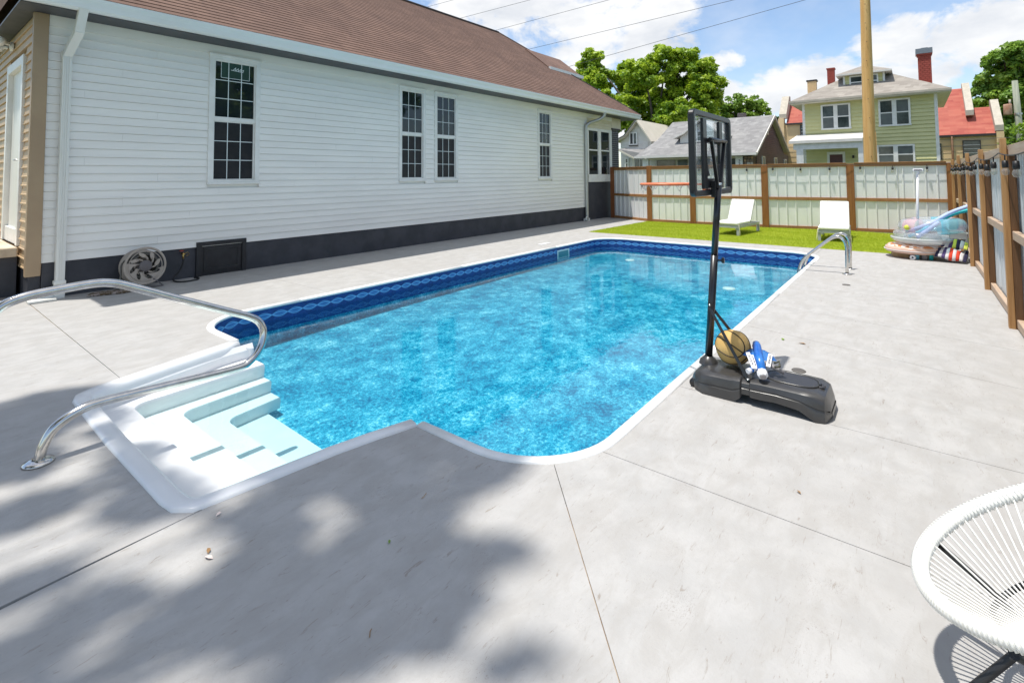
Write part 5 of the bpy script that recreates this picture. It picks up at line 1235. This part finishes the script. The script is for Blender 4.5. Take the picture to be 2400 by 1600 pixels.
# ================================================================== TREES, POLES, WIRES
def leaf_cloud(blobs, n, size, flat=0., shell=.55):
    """leaf quads spread through clumps inside the blobs"""
    B = np.array(blobs, float); vol = B[:, 3]**2; pick = RNG.choice(len(B), n, p=vol/vol.sum())
    # clump centres per blob
    K = 26; cd = RNG.normal(size=(len(B), K, 3)); cd /= np.linalg.norm(cd, axis=2, keepdims=True); cr = RNG.uniform(.35, 1.0, (len(B), K, 1))**.6
    cent = cd*cr*B[:, None, 3:4]*np.array([1, 1, .85]); ci = RNG.integers(0, K, n)
    off = RNG.normal(size=(n, 3)); off /= np.linalg.norm(off, axis=1, keepdims=True); off *= (RNG.uniform(0, 1, (n, 1))**.4)*B[pick, 3:4]*.36
    P = B[pick, :3]+cent[pick, ci]+off*np.array([1, 1, .7])
    nrm = off/np.linalg.norm(off, axis=1, keepdims=True)*.6+RNG.normal(size=(n, 3))*.55+np.array([0, 0, .55])
    nrm /= np.linalg.norm(nrm, axis=1, keepdims=True)
    t = np.cross(nrm, RNG.normal(size=(n, 3))); t /= np.linalg.norm(t, axis=1, keepdims=True); b = np.cross(nrm, t)
    s = (size*RNG.uniform(.6, 1.3, n))[:, None]
    return np.stack([P-t*s, P+b*s*.55+nrm*s*.12, P+t*s, P-b*s*.55+nrm*s*.12], 1)
def tree(name, label, base, blobs, n, size, m, trunk_r=.35, cat='tree', group=None):
    t = thing(name, label, cat, base, group); B = [Vector(b[:3]) for b in blobs]; base = Vector(base)
    top = sum(B, Vector((0, 0, 0)))/len(B); tk = MB()
    fork = Vector((base.x*.5+top.x*.5, base.y*.5+top.y*.5, base.z+(min(b.z for b in B)-base.z)*.8+.6))
    tk.tube(smooth_path([base, base.lerp(fork, .5)+Vector((.1, .15, 0)), fork], 4), [trunk_r*(1-.35*i/8) for i in range(9)], 10)
    for b, bl_ in zip(B, blobs):
        md = fork.lerp(b, .55)+Vector((random.uniform(-.4, .4), random.uniform(-.4, .4), random.uniform(-.2, .5)))*min(1, bl_[3]*.6)
        pth = smooth_path([fork, md, b], 4); r0_ = trunk_r*.38
        tk.tube(pth, [r0_*(1-.82*i/(len(pth)-1)) for i in range(len(pth))], 6)
        for _ in range(3):
            e = b+Vector((random.uniform(-1, 1), random.uniform(-1, 1), random.uniform(-.5, 1)))*bl_[3]*.8; tk.tube([pth[-3], pth[-1].lerp(e, .5), e], [r0_*.3, r0_*.18, r0_*.06], 5)
    tk.build('trunk', 'bark', t)
    mesh_quads('crown', leaf_cloud(blobs, n, size), m, tuple(base), t); return t
BIG = [(50.0, 28.19, 15.04, 1.26), (50.0, 28.77, 13.65, 1.56), (50.0, 27.42, 12.25, 1.73), (50.0, 24.78, 12.87, 1.77), (50.0, 24.05, 11.14, 1.94), (50.0, 19.49, 13.04, 2.11), (50.0, 18.15, 13.5, 1.56), (50.0, 20.9, 11.67, 2.01), (50.0, 16.07, 11.69, 1.68), (50.0, 15.49, 10.14, 1.75), (50.0, 17.79, 10.19, 2.57), (50.0, 20.95, 9.21, 2.23), (50.0, 23.36, 8.75, 1.74), (50.0, 22.42, 7.08, 1.81), (50.0, 20.08, 6.91, 1.67), (50.0, 17.86, 7.4, 1.71), (50.0, 15.54, 8.05, 1.42), (50.0, 25.35, 9.87, 1.03), (50.0, 21.04, 5.42, 1.33), (50.0, 24.38, 7.22, 1.3), (50.0, 17.03, 6.27, 1.69)]
BIG = [(x+random.uniform(-2.5, 2.5), y, z, r) for x, y, z, r in BIG]
tree('broadleaf_tree', 'large bright green broadleaf tree rising behind the grey bungalow', (50.5, 20.5, -.1), BIG, 95000, .19, 'leafA', .55)
SM = [(58.0, 15.95, 8.89, 1.04), (58.0, 14.83, 9.49, 1.12), (58.0, 13.75, 8.92, 0.92), (58.0, 12.89, 9.3, 0.91), (58.0, 12.3, 8.24, 0.81), (58.0, 16.44, 7.74, 1.23), (58.0, 14.65, 7.84, 1.3), (58.0, 13.16, 7.49, 1.1), (58, 17.3, 6.5, 1.4), (58, 15.2, 6.3, 1.4)]
tree('broadleaf_tree', 'smaller open-crowned tree behind the grey bungalow ridge', (58, 14.6, -.1), SM, 13000, .17, 'leafB', .3)
tree('broadleaf_tree', 'narrow dark tree in the gap left of the red roof', (62, 11.7, -.1), [(62.0, 11.66, 7.47, 0.67), (62.0, 11.91, 6.3, 0.9), (62.0, 11.46, 5.32, 0.9), (62, 11.8, 4.2, 1.1)], 5000, .16, 'leafC', .2)
RT = [(58.0, -7.09, 11.24, 1.05), (58.0, -6.19, 10.66, 1.21), (58.0, -5.62, 9.3, 1.29), (58.0, -6.9, 9.49, 1.41), (58.0, -5.32, 8.25, 1.29), (58.0, -6.58, 7.76, 1.55), (58.0, -5.01, 7.01, 1.08), (58.0, -6.01, 6.03, 1.56), (58.0, -7.15, 6.29, 1.54), (58.0, -6.96, 4.56, 1.4), (58.0, -6.47, 4.94, 1.06), (58.0, -7.85, 8.67, 2.08), (58.0, -8.64, 10.3, 1.71), (58, -9, 7.5, 2.2), (58, -8, 5, 2)]
RT = [(x+random.uniform(-2, 2), y, z, r) for x, y, z, r in RT]
tree('broadleaf_tree', 'dark green tree at the far right behind the second pole', (58.5, -7.2, -.1), RT, 44000, .19, 'leafB', .4)
tree('shrub', 'bright green leafy sprig showing above the right fence', (20, -2.3, -.05), [(20.0, -2.23, 2.36, 0.16), (20.0, -2.06, 2.48, 0.12), (20.0, -2.43, 2.89, 0.2), (20.0, -2.5, 2.55, 0.2), (20, -2.7, 2.9, .3)], 420, .05, 'leafA', .02, cat='shrub')
# low roof beyond the right fence
sh = thing('shed', 'grey metal shed roof showing just above the right fence', 'shed', (30, -4.8, 0))
MB().prism([(28, -4.0, 2.0), (28, -4.0, 2.45), (30, -4.0, 3.05), (32, -4.0, 2.3), (32, -4.0, 2.0)], (0, -5, 0)).build('roof', 'panel2', sh); MB().box(28.3, 31.8, -8.8, -4.2, -.05, 2.0).build('wall', 'grey_siding', sh)
# utility poles
up = thing('utility_pole', 'tall yellow-brown wooden utility pole in front of the green house', 'utility pole', (20, 1.07, -.05))
MB().tube([(20, 1.07, -.05), (20, 1.065, 2.0), (20, 1.045, 5), (20, 1.02, 8), (20, .98, 12.5)], [.185, .172, .155, .135, .11], 20).build('shaft', 'pole_wood', up)
stp_ = MB()
for i in range(9): stp_.lathe((19.83, 1.02+.02*(i % 2), 2.2+.62*i), [(.012, 0), (.012, .014), (0, .014)], 6, (-1, 0, 0))
stp_.build('nail_plate', 'dark_trim', up)
MB().cyl((19.98, .86, -.05), (19.98, .90, 3.0), .018, 8).build('ground_wire_guard', 'pole_wood', up)
MB().box(19.85, 19.95, -.25, 2.25, 11.6, 11.72).build('crossarm', 'pole_wood', up)
up2 = thing('utility_pole', 'weathered greenish utility pole with rusty transformer at the far right', 'utility pole', (40, -4.85, -.05))
MB().tube([(40, -4.86, -.05), (40, -4.82, 3.4), (40, -4.72, 6.85)], [.17, .16, .13], 14).build('shaft', 'pole_old', up2)
tf = MB(); tf.lathe((39.85, -4.36, 4.92), [(0, 0), (.17, 0), (.185, .04), (.185, .55), (.17, .6), (0, .62)], 18); tfo = tf.build('transformer', 'rust', up2)
MB().cyl((39.85, -4.46, 5.5), (39.85, -4.46, 5.78), .05, 8).build('bushing', 'stone_cap', tfo)
MB().lathe((40, -4.79, 4.9), [(.175, 0), (.175, .1)], 14).build('band', 'alu', up2)
wires = [((30, 33.55, 16.915), (30, 30.779, 16.829)), ((30, 29.605, 15.062), (30, 22.636, 14.98)), ((30, 25.856, 13.294), (30, 16.031, 13.48)), ((30, 22.275, 11.255), (30, 8.111, 11.681)), ((30, 19.23, 9.398), (30, 4.476, 10.855))]
names = ['top overhead wire, leaving the frame left of centre', 'second overhead wire from the top', 'middle overhead wire crossing the white cloud', 'fourth overhead wire crossing above the big tree', 'lowest overhead wire touching the big tree top']
for (a, b), lb in zip(wires, names):
    a, b = Vector(a), Vector(b); d = (b-a); 
    k1_ = (a.y-60)/-d.y if d.y else 0; A = a+d*((60-a.y)/d.y); Bq = a+d*((-25-a.y)/d.y)
    tag(MB().tube(sag(A, Bq, 40, .12), .014, 5).build('overhead_wire', 'wire'), lb, 'wire', 'overhead wires')
for i, (z, y1, lb) in enumerate(((4.02, -40, 'upper service wire running right from the tan building'), (3.62, -40, 'middle service wire passing low behind the right fence'), (3.3, -40, 'lower service wire just above the right fence'))):
    tag(MB().tube(sag((40, -.6-.3*i, z-.35), (40, -20, z+.3), 20, .25), .012, 5).build('service_wire', 'wire'), lb, 'wire', 'service wires')

# the shade tree standing behind the camera, whose crown dapples the near deck
DAP = [(0.53, 3.52, 0.19, 0.14), (0.46, 3.48, 0.1, 0.11), (0.86, 3.13, 0.1, 0.13), (0.42, 2.87, 0.13, 0.09), (0.57, 2.52, 0.12, 0.09), (0.34, 2.48, 0.07, 0.12), (0.6, 2.15, 0.09, 0.06), (1.23, 2.44, 0.11, 0.16), (1.09, 2.28, 0.11, 0.1), (0.89, 2.23, 0.13, 0.09), (0.94, 2.05, 0.18, 0.1), (1.09, 1.92, 0.13, 0.14), (1.3, 1.86, 0.18, 0.17), (1.32, 1.62, 0.2, 0.18), (1.65, 2.16, 0.12, 0.19), (1.64, 1.92, 0.12, 0.15), (1.35, 2.6, 0.23, 0.1), (1.57, 2.52, 0.14, 0.11), (1.8, 2.29, 0.16, 0.13), (1.56, 1.68, 0.1, 0.11), (1.73, 1.5, 0.08, 0.08), (0.96, 1.62, 0.1, 0.07), (1.09, 1.62, 0.09, 0.07), (1.29, 1.45, 0.1, 0.09), (1.38, 1.12, 0.06, 0.05), (2.05, 1.91, 0.13, 0.08), (2.18, 1.91, 0.15, 0.09), (1.78, 2.0, 0.08, 0.15), (1.22, 1.68, 0.13, 0.11), (0.73, 2.19, 0.1, 0.07), (1.46, 1.5, 0.08, 0.11), (0.96, 1.84, 0.11, 0.08), (0.43, 2.22, 0.09, 0.06), (1.44, 1.98, 0.09, 0.09), (1.15, 2.06, 0.1, 0.09), (0.78, 4.9, 0.34, 0.34), (0.6, 4.69, 0.17, 0.34), (0.95, 4.96, 0.16, 0.25), (0.55, 4.12, 0.15, 0.19), (2.22, 2.58, 0.17, 0.15), (2.24, 2.31, 0.21, 0.13), (2.28, 1.99, 0.2, 0.12), (1.02, 3.43, 0.15, 0.34), (1.04, 2.98, 0.11, 0.13), (1.07, 4.08, 0.11, 0.18), (2.03, 2.66, 0.19, 0.17), (1.81, 2.7, 0.18, 0.16), (1.55, 2.82, 0.17, 0.12)]
shade = thing('shade_tree', 'tall broadleaf shade tree behind the camera, casting dapples on the near deck', 'tree', (-6.5, 5.0, -.06))
LV = []; cl = []
for x, y, rx, ry in DAP:
    h = random.uniform(10.5, 14.5); c = np.array([x-SX*h, y+SY*h, h]); cl.append((*c, max(rx, ry)))
    n = int(110+rx*ry*24000); r = np.minimum(np.abs(RNG.normal(0, .58, n)), 1.15); a = RNG.uniform(0, 2*PI, n)
    P = np.stack([c[0]+r*np.cos(a)*rx*1.12, c[1]+r*np.sin(a)*ry*1.12, c[2]+RNG.normal(0, .18, n)], 1)
    nr = RNG.normal(size=(n, 3))*.5+np.array([0, 0, 1]); nr /= np.linalg.norm(nr, axis=1, keepdims=True)
    t = np.cross(nr, RNG.normal(size=(n, 3))); t /= np.linalg.norm(t, axis=1, keepdims=True); b = np.cross(nr, t); s = RNG.uniform(.04, .075, n)[:, None]
    LV.append(np.stack([P-t*s, P+b*s*.6, P+t*s, P-b*s*.6], 1))
# rest of the crown (its shade falls outside the picture)
ext = [(-4.8+random.uniform(-2.2, 1.6), 4.8+random.uniform(-2.4, 2.6), random.uniform(7.5, 13), random.uniform(.6, 1.1)) for _ in range(26)]
ext += [(random.uniform(-9.5, -4.2), random.uniform(-2, 11), random.uniform(6, 14), random.uniform(.9, 1.5)) for _ in range(44)]  # wider crown added to hold sky light off the near deck
LV.append(leaf_cloud(ext, 52000, .10))
mesh_quads('crown', np.concatenate(LV), 'leafC', (-6.5, 5.0, -.06), shade)
tk = MB(); tk.tube(smooth_path([(-6.5, 5, -.06), (-6.3, 4.9, 3), (-5.6, 4.9, 6.5)], 4), [.34-.012*i for i in range(9)], 10)
for b in ext[::2]+[c for c in cl if random.random() < .3]:
    B_ = Vector(b[:3]); F0 = Vector((-5.6, 4.9, 6.5)); tk.tube(smooth_path([F0, F0.lerp(B_, .5)+Vector((0, 0, .6)), B_], 4), [.06-.006*i for i in range(9)], 5)
tk.build('trunk', 'bark', shade)
for tx, ty, nb, lb in ((13.5, -13.5, 30, 'dense tree beyond the right fence, outside the frame, mirrored in the near window'), (24, -16, 14, 'looser tree beyond the right fence, outside the frame, mirrored in the twin windows')):
    tree('broadleaf_tree', lb, (tx, ty, -.06), [(tx+random.uniform(-5, 5), ty+random.uniform(-2, 2), random.uniform(2.5, 10.5), random.uniform(1.3, 2.0)) for _ in range(nb)], 700*nb, .2, 'leafB', .35)

# ================================================================== POOL FLOATS, NOODLES, TOWELS
def ring(c, R, r, sq=1., tilt=(0, 0), n=48, m=14, ax=1., flat=1.):
    mb = MB(); V = []; c = Vector(c)
    for i in range(n):
        t = 2*PI*i/n
        for k in range(m):
            a = 2*PI*k/m; rr_ = R+r*math.cos(a); x, y, z = rr_*math.cos(t)*ax, rr_*math.sin(t), r*flat*math.sin(a)+.006*math.sin(9*t)*math.cos(a)
            V.append((c.x+x, c.y+y, c.z+z+tilt[0]*x+tilt[1]*y))
    mb.add(V, [(i*m+k, i*m+(k+1) % m, ((i+1) % n)*m+(k+1) % m, ((i+1) % n)*m+k) for i in range(n) for k in range(m)], True); return mb
f1 = thing('pool_float', 'peach printed inflatable float at the bottom of the pile', 'pool float', (12.75, .03, .08))
fm1 = MB(); fm1.lathe((12.75, .02, .085), [(0, 0), (.38, .005), (.46, .03), (.485, .07), (.465, .125), (.44, .138)], 40); fm1.build('float_body', 'float_peach', f1)
MB().lathe((12.75, .02, .223), [(.44, .0), (.41, .03), (.34, .04), (.20, .025), (0, .02)], 40).build('float_print', 'pizza', f1)
MB().tube([(12.75+.485*math.cos(t), .02+.485*math.sin(t), .157) for t in np.linspace(0, 2*PI, 49)[:-1]], .008, 5, closed=True).build('seam', 'towel_white', f1)
f2 = thing('pool_float', 'clear grey inflatable ring float in the middle of the pile', 'pool float', (12.72, -.10, .30))
fm2 = MB(); fm2.lathe((12.72, -.10, .285), [(0, 0), (.36, 0), (.44, .03), (.495, .09), (.50, .12), (.47, .125)], 44); fm2.build('float_base', 'float_grey', f2)
ring((12.72, -.10, .435), .37, .085, tilt=(0, .04)).build('float_ring', 'float_clear', f2)
f3 = thing('pool_float', 'pink and blue clear swim ring on top of the float pile', 'pool float', (12.74, -.25, .50))
rg = ring((12.74, -.25, .635), .37, .155, tilt=(0, -.05), flat=.95)
nq = len(rg.f)
def sub(fs, m, nm):
    b = MB(); b.v = list(rg.v); b.f = [rg.f[i] for i in fs]; b.sm = [True]*len(fs); used = sorted({j for f in b.f for j in f}); mp = {j: k for k, j in enumerate(used)}
    b.v = [rg.v[j] for j in used]; b.f = [tuple(mp[j] for j in f) for f in b.f]; b.build(nm, m, f3)
idx = lambda a, b: [i for i in range(nq) if a <= (i//14) % 48 < b]
sub(idx(0, 5)+idx(8, 16)+idx(20, 26), 'float_clear', 'ring_panel'); sub(idx(5, 8)+idx(16, 20)+idx(34, 41), 'float_pink', 'ring_panel'); sub(idx(26, 34)+idx(41, 48), 'float_cyan', 'ring_panel')
MB().lathe((12.42, .10, .60), [(.0, 0), (.045, .0), (.05, .05), (.03, .09), (0, .09)], 12, (-.8, .5, .1)).build('valve', 'towel_lime', f3)
def noodle(label, pts, r, m):
    tag(MB().tube(smooth_path(pts, 6), r, 12).build('pool_noodle', m), label, 'pool noodle', 'foam pool noodles')
noodle('upper lavender foam noodle leaning from the float to the fence', [(12.55, .10, .52), (12.58, -.25, .70), (12.62, -.55, .91), (12.66, -.88, 1.07)], .034, 'noodle_lav')
noodle('teal foam noodle below the lavender one', [(12.62, .14, .50), (12.66, -.30, .70), (12.70, -.60, .88), (12.74, -.90, .98)], .032, 'noodle_teal')
noodle('short blue noodle angled down inside the clear ring', [(12.42, -.02, .42), (12.46, -.18, .56), (12.52, -.36, .72)], .036, 'noodle_lav')
noodle('short cyan noodle lying across the clear ring', [(12.40, .10, .44), (12.50, -.10, .55), (12.66, -.34, .74)], .03, 'noodle_cyan')
pbz = thing('pool_brush', 'white pool brush on a pole standing head-up in the float pile', 'pool brush', (12.75, -.045, .3))
MB().cyl((12.75, -.03, .30), (12.72, -.075, 1.69), .022, 12).build('brush_pole', 'toy_white', pbz); bh = MB(); bh.box(12.68, 12.76, -.165, -.0, 1.685, 1.735); bh.cyl((12.72, -.08, 1.62), (12.72, -.08, 1.69), .03, 12); bh.build('brush_head', 'toy_white', pbz, bevel=.012)
MB().box(12.675, 12.678, -.14, -.02, 1.70, 1.72).build('brush_slot', 'ink', pbz)
tb_ = thing('side_table', 'small aluminium side table half hidden behind the floats by the fence', 'table', (12.75, -.66, 0))
MB().box(12.52, 13.0, -.76, -.50, .52, .545).build('tabletop', 'table_top', tb_, bevel=.004); MB().box(12.53, 12.99, -.75, -.51, .42, .518).build('apron', 'alu', tb_)
for x in (12.56, 12.96):
    for y in (-.735, -.525): MB().box(x-.018, x+.018, y-.018, y+.018, 0, .42).build('leg', 'alu', tb_)
# striped beach mats bundled under the table
def mat_fold(label, A, B, C, D, mats, hump=.08, loc=(12.4, -.5, 0)):
    t = thing('beach_mat', label, 'beach mat', loc); A, B, C, D = map(Vector, (A, B, C, D)); k = len(mats)
    def P(u, v): return A.lerp(B, u).lerp(D.lerp(C, u), v)+Vector((-.4, 0, 1))*(hump*math.sin(PI*u)*math.sin(PI*v)+.014*math.sin(9*u+5*v)+.01*math.sin(17*v-3*u))
    for i, mm in enumerate(mats):
        mb = MB(); V = []
        for jj in range(9):
            for ii in range(4): V.append(P((i+ii/3*.998)/k, jj/8))
        mb.add(V, [(4*a+b, 4*a+b+1, 4*a+b+5, 4*a+b+4) for a in range(8) for b in range(3)], True); o = mb.build('stripe', mm, t); sd = o.modifiers.new('solid', 'SOLIDIFY'); sd.thickness = .014
    return t
mat_fold('lower rumpled navy and white striped beach mat with a red stripe under the table', (12.30, -.26, .10), (12.24, -.70, .04), (12.52, -.76, .19), (12.50, -.34, .27), ['towel_navy', 'towel_white', 'towel_purple', 'towel_white', 'towel_red', 'towel_white', 'towel_red', 'towel_white', 'towel_navy'])
mat_fold('upper navy and white striped mat with a lime edge bunched behind the clear float', (12.44, -.36, .27), (12.44, -.73, .23), (12.62, -.77, .41), (12.58, -.44, .42), ['towel_navy', 'towel_white', 'towel_purple', 'towel_lime', 'towel_navy', 'towel_white', 'towel_lime'], .05, (12.5, -.55, .2))
rl = [('blue rolled towel standing beneath the peach float', (12.45, .0, 0), .045, .17, 'noodle_cyan'), ('pale grey rolled towel beneath the peach float', (12.47, -.12, 0), .05, .16, 'toy_grey'), ('pink bottle beneath the peach float', (12.42, .07, .05), .025, .12, 'float_pink'), ('dark teal bottle beneath the peach float', (12.48, -.22, 0), .035, .15, 'noodle_teal')]
for lb, p, r, h, m in rl: tag(MB().lathe(p, [(0, 0), (r, 0), (r, h*.8), (r*.7, h*.95), (0, h)], 14).build('bottle' if 'bottle' in lb else 'rolled_towel', m), lb, 'bottle' if 'bottle' in lb else 'towel')
tag(MB().lathe((12.36, .045, .045), [(.02, 0), (.045, .0), (.045, .05), (.02, .05), (.02, 0)], 20, (-.9, .3, 0)).build('tape_roll', 'toy_white'), 'small white roll on the ground under the peach float', 'roll')
bx_ = MB(); bx_.prism([(12.6, .36, 0), (12.9, .40, 0), (12.95, .08, 0), (12.55, .10, 0)], (0, 0, .085)); tag(bx_.build('basket', 'bin_brown', bevel=.01), 'low brown basket under the left side of the floats', 'basket')

# ================================================================== SMALL LITTER
def leaflet(label, x, y, s, a, m, name='fallen_leaf'):
    ca, sa = math.cos(a), math.sin(a); pts = [(-s, 0, .004), (-.3*s, .45*s, .010), (.5*s, .35*s, .012), (s, 0, .006), (.5*s, -.35*s, .008), (-.3*s, -.45*s, .009)]
    tag(MB().add([(x+ca*p-sa*q, y+sa*p+ca*q, z) for p, q, z in pts], [(0, 1, 5), (1, 2, 4, 5), (2, 3, 4)]).build(name, m), label, 'leaf', 'fallen leaves on the deck')
leaflet('pale pinkish leaf just below the step corner', 1.09, 2.726, .016, .3, 'petal')
leaflet('brown leaf on the light patch below the steps', .961, 2.50, .018, 1.1, 'dead_leaf')
leaflet('tan leaf beside the brown one below the steps', .945, 2.455, .022, 2.0, 'petal')
leaflet('small green leaf in the tree shade', 1.488, 1.909, .012, .7, 'green_leaf')
leaflet('yellowish leaf on the deck behind the basketball', 5.674, 1.073, .03, .2, 'green_leaf')
leaflet('brown leaf curl far right of the basketball', 5.648, .90, .035, 1.6, 'dead_leaf')
leaflet('reddish leaf on the deck near the string chair', 3.02, .52, .014, .9, 'dead_leaf')
tag(MB().tube([(1.172, 1.605, .004), (1.16, 1.598, .006), (1.148, 1.583, .004)], .0018, 5).build('twig', 'dead_leaf'), 'thin dark twig in the shade at the bottom', 'twig')
tag(MB().tube([(1.83, 2.045, .004), (1.80, 2.03, .006), (1.785, 2.03, .004)], .0016, 5).build('twig', 'bin_brown'), 'thin brown twig in the shade near the pool corner', 'twig')
